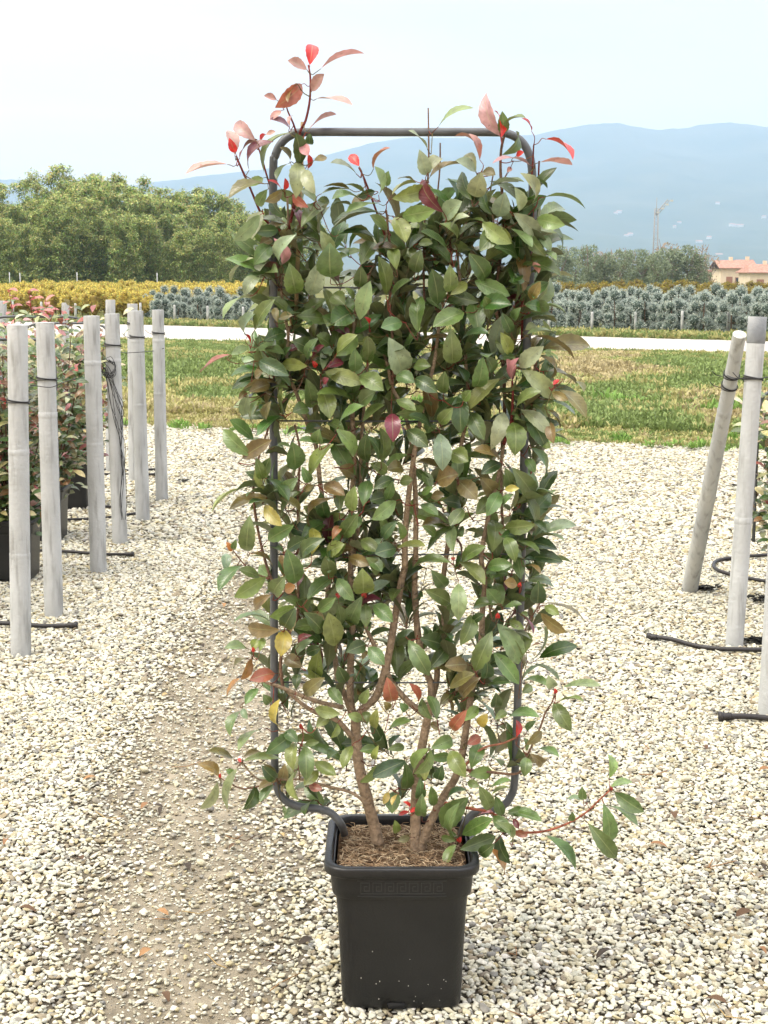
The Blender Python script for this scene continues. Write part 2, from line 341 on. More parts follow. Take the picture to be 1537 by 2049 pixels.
def scatter(name, pts, scl, rots, src, kind_label):
    me = bpy.data.meshes.new(name); me.vertices.add(len(pts)); me.vertices.foreach_set('co', np.array(pts, 'f').ravel())
    a = me.attributes.new('scl', 'FLOAT_VECTOR', 'POINT'); a.data.foreach_set('vector', np.array(scl, 'f').ravel())
    a = me.attributes.new('rot', 'FLOAT_VECTOR', 'POINT'); a.data.foreach_set('vector', np.array(rots, 'f').ravel())
    o = link(bpy.data.objects.new(name, me))
    g = bpy.data.node_groups.new(name, 'GeometryNodeTree')
    g.interface.new_socket('Geometry', in_out='INPUT', socket_type='NodeSocketGeometry'); g.interface.new_socket('Geometry', in_out='OUTPUT', socket_type='NodeSocketGeometry')
    gi = g.nodes.new('NodeGroupInput'); go = g.nodes.new('NodeGroupOutput'); ci = g.nodes.new('GeometryNodeCollectionInfo')
    ci.inputs['Collection'].default_value = src; ci.inputs['Separate Children'].default_value = True; ci.inputs['Reset Children'].default_value = True
    ip = g.nodes.new('GeometryNodeInstanceOnPoints'); ip.inputs['Pick Instance'].default_value = True
    n1 = g.nodes.new('GeometryNodeInputNamedAttribute'); n1.data_type = 'FLOAT_VECTOR'; n1.inputs['Name'].default_value = 'scl'
    n2 = g.nodes.new('GeometryNodeInputNamedAttribute'); n2.data_type = 'FLOAT_VECTOR'; n2.inputs['Name'].default_value = 'rot'
    g.links.new(gi.outputs[0], ip.inputs['Points']); g.links.new(ci.outputs[0], ip.inputs['Instance'])
    g.links.new(n1.outputs['Attribute'], ip.inputs['Scale'])
    er = g.nodes.new('FunctionNodeEulerToRotation'); g.links.new(n2.outputs['Attribute'], er.inputs[0]); g.links.new(er.outputs[0], ip.inputs['Rotation'])
    g.links.new(ip.outputs[0], go.inputs[0])
    md = o.modifiers.new('scatter', 'NODES'); md.node_group = g
    tag(o, kind_label, None, None, 'stuff'); return o
def pebble(i):
    bm = bmesh.new(); bmesh.ops.create_icosphere(bm, subdivisions=2, radius=1)
    for v in bm.verts:
        d = 1 + .45 * noise.noise(v.co * 1.3 + Vector((i * 7, 0, 0))) + .22 * noise.noise(v.co * 2.7 + Vector((0, i * 5, 0)))
        v.co *= d
    me = bpy.data.meshes.new("pebble"); bm.to_mesh(me); bm.free(); me.materials.append(M_STONE)
    me.polygons.foreach_set('use_smooth', np.ones(len(me.polygons), bool)); return bpy.data.objects.new("pebble", me)
pebbles = hidden_source([pebble(i) for i in range(6)], "pebble_shapes")
pts = []; scl = []
for (y0, y1, sp, s0, s1) in ((2.45, 5.4, .0122, .0052, .0100), (5.4, 8.6, .0160, .0070, .0125), (8.6, 17.2, .0250, .0105, .018)):
    y = y0
    while y < y1:
        hw = y * .262 + .85; x = -hw
        n_ = int(2 * hw / sp); X = -hw + (np.arange(n_) + rng.uniform(-.5, .5, n_)) * sp; Yj = y + rng.uniform(-.5, .5, n_) * sp
        u = rng.random(n_); s = s0 + (s1 - s0) * rng.random(n_) ** 1.6
        big = rng.random(n_) < .02; s = np.where(big, s * 1.45, s)
        for xx, yy, uu, ss in zip(X, Yj, u, s):
            if yy > gravel_edge(xx) + .1: continue
            if abs(xx) < 1.3 and yy < 8:
                p = patch(xx, yy)
                if p > .02:
                    if uu < p * .80: continue
                    ss *= 1 - .36 * p * (uu if uu < .93 else 0)
            pts.append((xx, yy, ss * .25 - .029 + uu * ss * .6)); scl.append(ss)
        y += sp
for _ in range(60000):                           # fines of the worn track
    xx = random.uniform(-1.3, .5); yy = random.uniform(2.5, 8); p = patch(xx, yy)
    if random.random() > p * (1.1 - yy * .08): continue
    ss = random.uniform(.0018, .0042); pts.append((xx, yy, -.0295 + ss * .4)); scl.append(ss)
n_ = len(pts); scl = np.array(scl)
S3 = np.stack([scl * rng.uniform(.8, 1.5, n_), scl * rng.uniform(.65, 1.1, n_), scl * rng.uniform(.35, .75, n_)], 1)
R3 = np.stack([rng.normal(0, .3, n_), rng.normal(0, .3, n_), rng.uniform(0, 6.28, n_)], 1)
scatter("gravel_stones", pts, S3, R3, pebbles, "pale cream and grey gravel covering the nursery yard")
print("STONES", n_)

# grass bank
def grass_mat(name):
    m = bpy.data.materials.new(name); m.use_nodes = True; n = m.node_tree.nodes; l = m.node_tree.links; b = n['Principled BSDF']
    g = n.new('ShaderNodeNewGeometry'); z = n.new('ShaderNodeTexNoise'); z.inputs['Scale'].default_value = .9; z.inputs['Detail'].default_value = 7; z.inputs['Roughness'].default_value = .65; l.new(g.outputs['Position'], z.inputs[0])
    r = n.new('ShaderNodeValToRGB'); l.new(z.outputs[0], r.inputs[0]); c = r.color_ramp
    c.elements[0].position = .36; c.elements[0].color = (.10, .14, .04, 1); c.elements[1].position = .66; c.elements[1].color = (.31, .27, .15, 1)
    c.elements.new(.44).color = (.17, .20, .06, 1); c.elements.new(.52).color = (.27, .26, .10, 1); c.elements.new(.58).color = (.30, .24, .12, 1)
    l.new(r.outputs[0], b.inputs['Base Color']); b.inputs['Roughness'].default_value = .8; b.inputs['Specular IOR Level'].default_value = .15
    return m
M_BANK = grass_mat("bank_turf")
def bankz(x, y, t): return -.034 * max(0, 1 - t * 10) + .10 * math.sin(math.pi * min(1, t)) + .05 * noise.noise(Vector((x * .6, y * .6, 3))) * math.sin(math.pi * min(1, t))
tag(strip("grass_bank", clampx(gravel_edge), clampx(road_near), .006, M_BANK, x0=-40, x1=40, nx=160, ny=30, zf=bankz, jit=.15), kind='structure')
M_ROAD = mat("pale_concrete_road", (.42, .40, .36), .85, .2, var=.10, vscale=1.5, bump=.2, bscale=40)
tag(strip("road", clampx(road_near), clampx(road_far), .010, M_ROAD, jit=.12), kind='structure')
verge_far = lambda x: min(84, max(8, road_far(x)) + 3.0)
tag(strip("grass_verge", clampx(road_far), verge_far, .008, M_BANK, jit=.1, ny=6), kind='structure')

def grass_src(kind, i):
    mb = MB()
    base = {'g': (.20, .265, .09), 'y': (.38, .36, .15), 'p': (.42, .36, .20), 'b': (.20, .33, .08)}[kind]
    for k in range(26 if kind != 'l' else 18):
        a = random.uniform(0, 6.28); r0 = random.uniform(0, .08); h = random.uniform(.03, .085); lean = random.uniform(.2, 1.1)
        b = Vector((r0 * math.cos(a), r0 * math.sin(a), 0)); a2 = a + random.uniform(-1, 1)
        d = Vector((math.cos(a2) * lean, math.sin(a2) * lean, 1)).normalized() * h; s = Vector((-math.sin(a2), math.cos(a2), 0)) * random.uniform(.004, .011)
        v = random.uniform(.7, 1.3); c = tuple(q * v for q in base)
        mb.add([b - s, b + s, b + d * .6 + s, b + d * .6 - s, b + d + Vector((0, 0, -.2 * h))], [(0, 1, 2, 3), (3, 2, 4)], c)
    o = mb.build("grass_tuft", M_FOL); COL.objects.unlink(o); return o
srcs = {k: hidden_source([grass_src(k, i) for i in range(3)], "tufts_" + k) for k in 'gypb'}
acc = {k: [] for k in 'gypb'}
for _ in range(60000):
    x = random.uniform(-10.5, 10.5); a = gravel_edge(x); b = road_near(x); y = a + (b - a) * random.random() ** 1.35
    if abs(x) > y * .262 + 1.5: continue
    t = (y - a) / (b - a); q = noise.noise(Vector((x * .5, y * .28, 2))) + .6 * noise.noise(Vector((x * 1.6, y * 1.1, 8))) + random.uniform(-.3, .3)
    if x < -.5: k = 'g' if q > -.3 else 'y'
    else: k = 'g' if q > .05 else ('y' if q > -.22 else 'p')
    if t < .22 and noise.noise(Vector((x * 1.3, y * .9, 1))) > .40 and x > 0: k = 'b'
    if x < -.5 and t < .12: k = 'y' if random.random() < .7 else 'p'
    acc[k].append((x, y, .006 + bankz(x, y, t) - .005, (.55 if t < .06 else 1.0) if t < .6 else .7))
for _ in range(9000):
    x = random.uniform(-14, 14); y = road_far(x) + random.uniform(.0, 2.6)
    if abs(x) > y * .262 + .7: continue
    acc['g' if random.random() < .55 else 'y'].append((x, y, .008, 1.5))
for _ in range(60):
    x = random.uniform(-4, 4); y = gravel_edge(x) - abs(random.gauss(0, .25)); acc['b'].append((x, y, .004, .6))
NM = {'g': ('green_grass', 'green grass and clover on the bank before the road'), 'y': ('olive_grass', 'yellow green grass on the bank before the road'),
      'p': ('dry_grass', 'dry pinkish straw grass on the bank right of the shrub'), 'b': ('bright_weeds', 'bright green weeds at the foot of the bank beside the gravel')}
for k, v in acc.items():
    n_ = len(v); s = rng.uniform(.8, 1.7, n_) * np.array([q[3] for q in v])
    if k == 'b': s *= 1.3
    scatter(NM[k][0], [q[:3] for q in v], np.stack([s, s, s * rng.uniform(.7, 1.2, n_)], 1), np.stack([rng.normal(0, .15, n_), rng.normal(0, .15, n_), rng.uniform(0, 6.28, n_)], 1), srcs[k], NM[k][1])

# ---------------------------------------------------------------- mountains
RIDGE = [(-900, 420), (-500, 395), (-200, 372), (0, 359), (85, 361), (160, 372), (250, 372), (338, 361), (423, 350), (507, 341), (580, 330), (656, 309), (700, 298), (748, 285), (818, 275), (900, 276), (1000, 273),
         (1067, 270), (1126, 258), (1180, 249), (1235, 246), (1275, 254), (1318, 260), (1350, 257), (1375, 256), (1405, 249), (1460, 245), (1500, 249), (1537, 255), (1650, 262), (1800, 280), (2100, 310), (2500, 340)]
def ridge(px):
    for (a, ya), (b, yb) in zip(RIDGE[:-1], RIDGE[1:]):
        if a <= px <= b:
            t = (px - a) / (b - a); t = t * t * (3 - 2 * t) * .5 + t * .5; return ya + (yb - ya) * t
    return 400
YR = 5200.0
vs = []; cols = list(range(-880, 2480, 7)); lev = 46
def hill_pt(px, t):
    top = P(px, ridge(px) + 1.2 * noise.noise(Vector((px * .06, 0, 0))) + .8 * noise.noise(Vector((px * .25, 3, 0))), YR)
    if t <= 1:
        y = 2500 + (YR - 2500) * t; x = top.x + 200 * noise.noise(Vector((px * .004, t * 2, 4))) * (1 - t)
        z = -3 + (top.z + 3) * (t ** 1.25); z += 45 * noise.noise(Vector((x * .0022, y * .0022, 1))) * math.sin(math.pi * min(1, t)) + 10 * noise.noise(Vector((x * .01, y * .01, 2))) * math.sin(math.pi * t)
    else:
        y = YR + 1200 * (t - 1); x = top.x; z = top.z - (top.z + 3) * (t - 1)
    return (x, y, max(z, -3.0))
for px in cols:
    for j in range(lev + 1): vs.append(hill_pt(px, j / (lev - 6)))
k = lev + 1
fs = [(i * k + j, (i + 1) * k + j, (i + 1) * k + j + 1, i * k + j + 1) for i in range(len(cols) - 1) for j in range(lev)]
M_HILL = mat("wooded_hill", (.035, .055, .03), .95, .1, col2=(.07, .08, .045), vscale=.006, detail=10)
tag(mesh_obj("mountain_hills", vs, fs, M_HILL, smooth=True), kind='structure')
# ---------------------------------------------------------------- the potted shrub
YP = 3.14                                        # plane of the trellis
M_SOIL = mat("root_soil", (.075, .045, .028), .95, .1, var=.5, vscale=60, bump=1.0, bscale=220, col2=(.16, .10, .055))
def rsq(half, r, z, n=7):
    o = []
    for cx, cy, a0 in ((half - r, half - r, 0), (-half + r, half - r, 90), (-half + r, -half + r, 180), (half - r, -half + r, 270)):
        for k in range(n + 1):
            a = R(a0 + 90 * k / n); o.append((cx + r * math.cos(a), cy + r * math.sin(a), z))
    return o
def loft(mb, rings, close_last=True, close_first=False, col=(1, 1, 1)):
    n = len(rings[0]); vs = [p for r in rings for p in r]
    fs = [(i * n + k, i * n + (k + 1) % n, (i + 1) * n + (k + 1) % n, (i + 1) * n + k) for i in range(len(rings) - 1) for k in range(n)]
    if close_last: fs.append(tuple((len(rings) - 1) * n + k for k in range(n)))
    if close_first: fs.append(tuple(reversed(range(n))))
    mb.add(vs, fs, col)
def make_pot(parent, k=1.0, detail=True):
    mb = MB()
    prof = [(.118, .030, .012), (.1205, .032, .0), (.1225, .032, .004), (.1245, .033, .03), (.128, .034, .12), (.132, .036, .2), (.1355, .038, .240), (.1355, .038, .2405),
            (.1405, .042, .2425), (.1425, .043, .246), (.1445, .044, .262), (.1460, .045, .292), (.1462, .045, .296)]
    loft(mb, [rsq(h * k, r * k, z * k) for h, r, z in prof] + [rsq(.138 * k, .04 * k, .296 * k), rsq(.137 * k, .04 * k, .25 * k)], False, True)
    fz = MB()
    if detail:                                   # moulded meander frieze
        yb = lambda z: -(.1427 + (z - .246) * .062) - .0015
        def bar(x0, x1, z0, z1):
            v = [(x0, yb(z0) + .002, z0), (x1, yb(z0) + .002, z0), (x1, yb(z1) + .002, z1), (x0, yb(z1) + .002, z1), (x0, yb(z0), z0), (x1, yb(z0), z0), (x1, yb(z1), z1), (x0, yb(z1), z1)]
            fz.add(v, [(4, 5, 6, 7), (0, 4, 7, 3), (5, 1, 2, 6), (7, 6, 2, 3), (0, 1, 5, 4)])
        t = .0016; z0, z1 = .2555, .2805
        bar(-.090, .090, z1 + .003, z1 + .0042); bar(-.090, .090, z0 - .005, z0 - .0038)
        for i in range(7):
            x = -.084 + i * .0245
            bar(x, x + t, z0, z1); bar(x + t, x + .019, z1 - t, z1); bar(x + .019 - t, x + .019, z0 + .006, z1 - t); bar(x + .007, x + .019 - t, z0 + .006, z0 + .006 + t)
            bar(x + .007, x + .007 + t, z0 + .006 + t, z0 + .017); bar(x + .007 + t, x + .014, z0 + .017 - t, z0 + .017); bar(x + t, x + .0245, z0, z0 + t)
    pot = mb.build("pot", M_POT, parent)
    if detail: fz.build('moulded_frieze', mat('lighter_black_plastic', (.032, .033, .034), .35), pot, smooth=False)  # frieze is a lighter black than the pot so the relief stands out
    sm = pot.modifiers.new('edge', 'EDGE_SPLIT'); sm.split_angle = R(35)
    mb = MB()
    loft(mb, [rsq(h * k, r * k, z * k) for h, r, z in [(.1465, .045, .291), (.1540, .048, .2915), (.1572, .050, .294), (.1582, .050, .298), (.1582, .050, .309), (.1572, .050, .3125), (.155, .049, .314), (.1455, .044, .3145), (.1425, .043, .312), (.1410, .042, .305), (.1395, .042, .27)]], False)
    mb.build("rim", M_POT, pot)
    return pot
POT = Vector((.038, YP, 0))
shrub = empty("potted_shrub", POT, "tall green shrub with red young leaves trained on a hoop, in a black square pot", "potted shrub", rz=0)
def unparent_space(v): return Vector(v) - POT
pot = make_pot(shrub); pot.scale = (1.045, 1.03, 1.053); pot.location.z = -.0175
mb = MB()                                        # white splashes and scuffs on the pot
for _ in range(16):
    x = random.uniform(-.09, .11); z = abs(random.gauss(.0, .055)) + .008
    if z > .2: continue
    y = -(.1235 + z * .048) - .0005; s = random.uniform(.0004, .0012)
    mb.add([(x - s, y, z), (x, y, z - s * random.uniform(1, 2)), (x + s, y, z), (x, y, z + s * 1.5)], [(0, 1, 2, 3)], (1, 1, 1))
tag(mb.build("dried_splash", mat("dried_splash", (.5, .48, .42), .9), pot), kind="stuff")
# foot notch: solid block, the hollow's shade put into its near-black colour
mb = MB(); mb.box(-.028, .006, -.1262, -.118, 0.0005, .012)
mb.build("foot_notch_shade", mat("hollow_shade", (.004, .004, .004), .9), pot)
mb = MB(); rings = []
for q in range(8):
    f = (7 - q) / 7; rings.append([(x * f, y * f, z + .010 * (1 - f * f) + .006 * noise.noise(Vector((x * f * 40, y * f * 40, 0)))) for x, y, z in rsq(.1400, .042, .284, 10)])
loft(mb, rings, False)
soil = mb.build("soil", M_SOIL, shrub)
mb = MB()
for _ in range(2300):                            # dead roots and straw over the soil
    x, y = random.uniform(-.135, .135), random.uniform(-.135, .135); a = random.uniform(0, 6.28); ln = random.uniform(.008, .035)
    p0 = Vector((x, y, .287 + .008 * (1 - (x * x + y * y) / .035) + random.uniform(0, .006))); d = Vector((math.cos(a), math.sin(a), random.uniform(-.15, .35))) * ln
    mid_ = p0 + d * .5 + Vector((random.uniform(-1, 1), random.uniform(-1, 1), random.uniform(.2, 1))) * ln * .25
    e_ = p0 + d
    if max(abs(e_.x), abs(e_.y)) > .138: continue
    c = random.choice([(.46, .33, .20), (.28, .19, .11), (.60, .48, .32), (.14, .09, .055), (.36, .24, .14)])
    mb.tube([p0, mid_, e_], random.uniform(.0004, .0010), 3, c, cap=False)
tag(mb.build("dead_roots", M_BARK, shrub), kind='stuff')

# trellis: one bent tube with thin cross wires
fr = [(690, 1672), (683, 1650), (664, 1628), (640, 1619), (612, 1616), (586, 1610), (566, 1597), (554, 1574), (550, 1530), (549, 1400), (548, 1000), (547, 600), (547, 345), (551, 312), (562, 288), (582, 271), (612, 264.5),
      (780, 264.5), (985, 264.5), (1015, 267), (1040, 280), (1056, 302), (1064, 335), (1066, 400), (1063, 520), (1056, 640), (1049, 900), (1044, 1110), (1037, 1365), (1033, 1480), (1030, 1560), (1022, 1594), (1002, 1615), (970, 1622), (945, 1630), (928, 1655), (922, 1680)]
def PL(px, py, dy=0.0): return P(px, py, YP + dy) - POT
mb = MB(); mb.tube(smooth_path([PL(x, y, .08 * (1 if i in (0, 36) else 0)) for i, (x, y) in enumerate(fr)], 5), .0086, 14)
trel = mb.build("trellis_hoop", M_TUBE, shrub)
for yy in (575, 842, 1109, 1365):
    mb = MB(); x0 = 548; x1 = np.interp(yy, [264, 640, 1110, 1500], [1064, 1056, 1044, 1033])
    mb.tube([PL(x0, yy), PL((x0 + x1) / 2, yy + 1), PL(x1, yy)], .0019, 8); mb.build("cross_wire", M_TUBE, trel)
mb = MB(); mb.tube([PL(592, 640, .012), PL(606, 244, .015)], .0045, 8, (1, 1, 1)); mb.build("bamboo_cane", mat("tan_cane", (.30, .23, .11), .7, var=.3, vscale=40), shrub)

# woody stems: (points in photograph pixels, start radius, end radius, depth offset)
BR = (.29, .215, .145); BR2 = (.20, .12, .08); RD = (.16, .035, .03)
STEMS = [
 ([(757, 1690), (748, 1650), (735, 1600), (720, 1540), (713, 1480), (712, 1440)], 13, 10.5, 0, BR),
 ([(712, 1440), (702, 1407), (701, 1350), (704, 1290), (705, 1240), (702, 1180)], 8, 6.5, 0, BR),
 ([(702, 1180), (702, 1110), (704, 1010), (709, 910), (705, 835), (706, 760), (707, 690), (712, 620), (735, 560), (768, 490), (776, 430)], 6.5, 2.5, 0, BR),
 ([(704, 1120), (716, 1060), (722, 990), (722, 900), (728, 820), (735, 740), (742, 650)], 5, 2.5, .02, BR),
 ([(712, 1440), (730, 1415), (752, 1395), (768, 1352), (779, 1305), (790, 1240), (802, 1170), (810, 1137)], 9, 7, -.01, BR),
 ([(810, 1137), (811, 1065), (818, 990), (826, 930), (834, 880), (850, 800), (870, 720), (880, 640), (895, 560), (905, 500)], 6.5, 2.2, -.01, BR),
 ([(832, 1120), (832, 1015), (829, 950), (822, 880), (808, 820), (785, 775), (776, 732), (765, 700), (742, 660), (735, 600)], 5.5, 2, 0, BR),
 ([(832, 1715), (831, 1660), (832, 1600), (836, 1540), (846, 1487), (855, 1440), (864, 1400)], 12, 8, -.02, BR),
 ([(864, 1400), (862, 1367), (850, 1335), (838, 1280), (832, 1220), (830, 1160), (832, 1110)], 8, 6, 0, BR),
 ([(864, 1400), (874, 1360), (875, 1320), (880, 1280), (889, 1230), (885, 1180), (895, 1100), (908, 1020), (915, 940), (925, 880), (938, 812), (933, 740), (930, 680), (926, 600), (916, 505), (935, 440), (955, 392)], 7, 2, .01, BR),
 ([(852, 1432), (815, 1402), (785, 1366), (768, 1330), (746, 1285), (731, 1250), (722, 1200)], 7, 3.5, -.02, BR),
 ([(838, 1714), (852, 1668), (870, 1628), (890, 1590), (912, 1555), (925, 1510), (932, 1465), (940, 1410), (950, 1350), (962, 1290), (966, 1215), (970, 1165), (963, 1115), (972, 1060), (985, 1000), (1000, 940), (1008, 890)], 10, 3.5, -.03, BR),
 ([(704, 1430), (690, 1390), (676, 1360), (670, 1315), (652, 1270), (655, 1200), (662, 1110), (656, 1060), (648, 1010), (640, 960), (632, 890), (615, 847), (597, 797), (582, 760), (573, 725), (577, 672), (568, 620), (562, 560), (570, 500), (577, 467), (575, 392)], 6.5, 2.2, .01, BR),
 ([(577, 467), (590, 400), (597, 325), (600, 268), (612, 240), (620, 200), (621, 155), (617, 130)], 3, 1.2, -.02, RD),
 ([(600, 290), (588, 250), (577, 225), (573, 212)], 1.8, 1.1, -.02, RD),
 ([(575, 470), (545, 452), (525, 432), (500, 375), (478, 325), (473, 312)], 2.4, 1.4, -.02, RD),
 ([(555, 400), (540, 370), (525, 320), (514, 285)], 1.8, 1.1, .0, RD),
 ([(687, 1416), (630, 1402), (567, 1377), (540, 1368), (522, 1360)], 5, 3, -.03, BR),
 ([(705, 1475), (675, 1442), (625, 1422), (590, 1397), (567, 1377)], 6, 3, -.01, BR),
 ([(567, 1377), (562, 1345), (563, 1310), (577, 1270), (594, 1237), (597, 1200), (595, 1135), (597, 1060), (596, 1010), (598, 960), (600, 900), (590, 850)], 4, 2.4, 0, BR2),
 ([(597, 1205), (570, 1180), (545, 1162), (525, 1100), (512, 1035), (507, 985), (511, 947), (522, 900), (532, 872), (550, 822), (575, 797)], 3.5, 2.2, -.02, BR2),
 ([(545, 1160), (505, 1145), (485, 1125), (467, 1102)], 2, 1.4, -.03, BR2),
 ([(735, 1612), (705, 1587), (642, 1570), (605, 1560), (555, 1560), (520, 1560), (500, 1545), (484, 1524)], 3.5, 1.7, -.04, BR),
 ([(555, 1562), (510, 1575), (480, 1577), (440, 1556)], 2.4, 1.5, -.05, BR2),
 ([(600, 1560), (598, 1530), (600, 1500), (607, 1475), (604, 1455)], 2, 1.2, -.05, BR2),
 ([(890, 1607), (935, 1617), (985, 1627), (1022, 1660), (1055, 1666), (1095, 1662), (1140, 1646), (1175, 1624), (1200, 1600), (1222, 1580)], 3.6, 1.8, -.06, (.30, .10, .06)),
 ([(915, 1550), (962, 1500), (1007, 1487), (1037, 1474)], 3, 1.8, -.04, (.3, .13, .08)),
 ([(925, 1540), (982, 1545), (1037, 1547), (1055, 1512), (1080, 1458), (1092, 1425), (1105, 1405), (1110, 1386)], 3.4, 1.5, -.02, BR2),
 ([(970, 1165), (985, 1240), (995, 1232)], 2, 1.5, -.04, BR2),
 ([(1000, 1300), (1040, 1280), (1057, 1247), (1082, 1205)], 2.5, 1.4, -.02, BR2),
 ([(1003, 940), (1004, 1010), (1006, 1060), (1000, 1120), (985, 1190)], 3, 3, .02, BR),
 ([(1008, 890), (1022, 850), (1026, 800), (1025, 762)], 3, 1.6, -.04, RD),
 ([(1005, 900), (1010, 800), (1004, 700), (992, 600), (1003, 500), (1008, 430), (1002, 350), (1003, 300), (1012, 262)], 4, 2.5, .01, BR2),
 ([(1045, 680), (1046, 600), (1052, 530), (1066, 450), (1075, 395), (1079, 322)], 2.6, 1.3, .01, RD),
 ([(1060, 400), (1066, 330), (1068, 290)], 1.5, 1.1, -.02, RD),
 ([(785, 770), (787, 700), (780, 600), (783, 520), (778, 470), (773, 420)], 3, 2, -.02, BR2),
 ([(850, 640), (848, 540), (850, 430), (857, 350), (858, 290), (857, 216)], 2.6, 1.5, 0, BR2),
 ([(870, 520), (872, 430), (880, 340), (881, 286)], 2, 1.5, .02, BR2),
 ([(770, 470), (745, 400), (728, 355), (718, 335)], 2, 1.2, -.02, RD),
 ([(950, 400), (972, 420), (985, 360), (988, 340)], 2, 1.2, .0, BR2),
 ([(1075, 700), (1070, 760), (1062, 830), (1040, 900)], 2, 2.5, -.02, BR2),
]
K = 1 / 965.0
nodes = []
stem_mbs = {}
for idx, (pts_, r0, r1, dy, c) in enumerate(STEMS):
    q = [PL(x, y, dy + .012 * noise.noise(Vector((x * .01, y * .01, idx)))) for x, y in pts_]
    q = smooth_path(q, 5)
    if c is RD: r0 *= 1.25; r1 *= 1.35
    rr = [(r0 + (r1 - r0) * i / (len(q) - 1)) * K * (1 + .10 * noise.noise(p * 30)) for i, p in enumerate(q)]
    kk = random.uniform(.85, 1.15)
    key = 'trunk' if r0 >= 7 else ('stem' if r0 >= 3 else 'young_shoot')
    m_ = MB(); m_.tube(q, rr, 10 if r0 > 4 else 6, tuple(a * kk for a in c))
    stem_mbs.setdefault(key, []).append(m_)
    nodes += q
for key, ms_ in stem_mbs.items():
    if key == 'young_shoot':
        for m_ in ms_: m_.build(key, M_BARK, shrub)
    else:
        for m_ in ms_: m_.build(key, M_BARK, shrub)

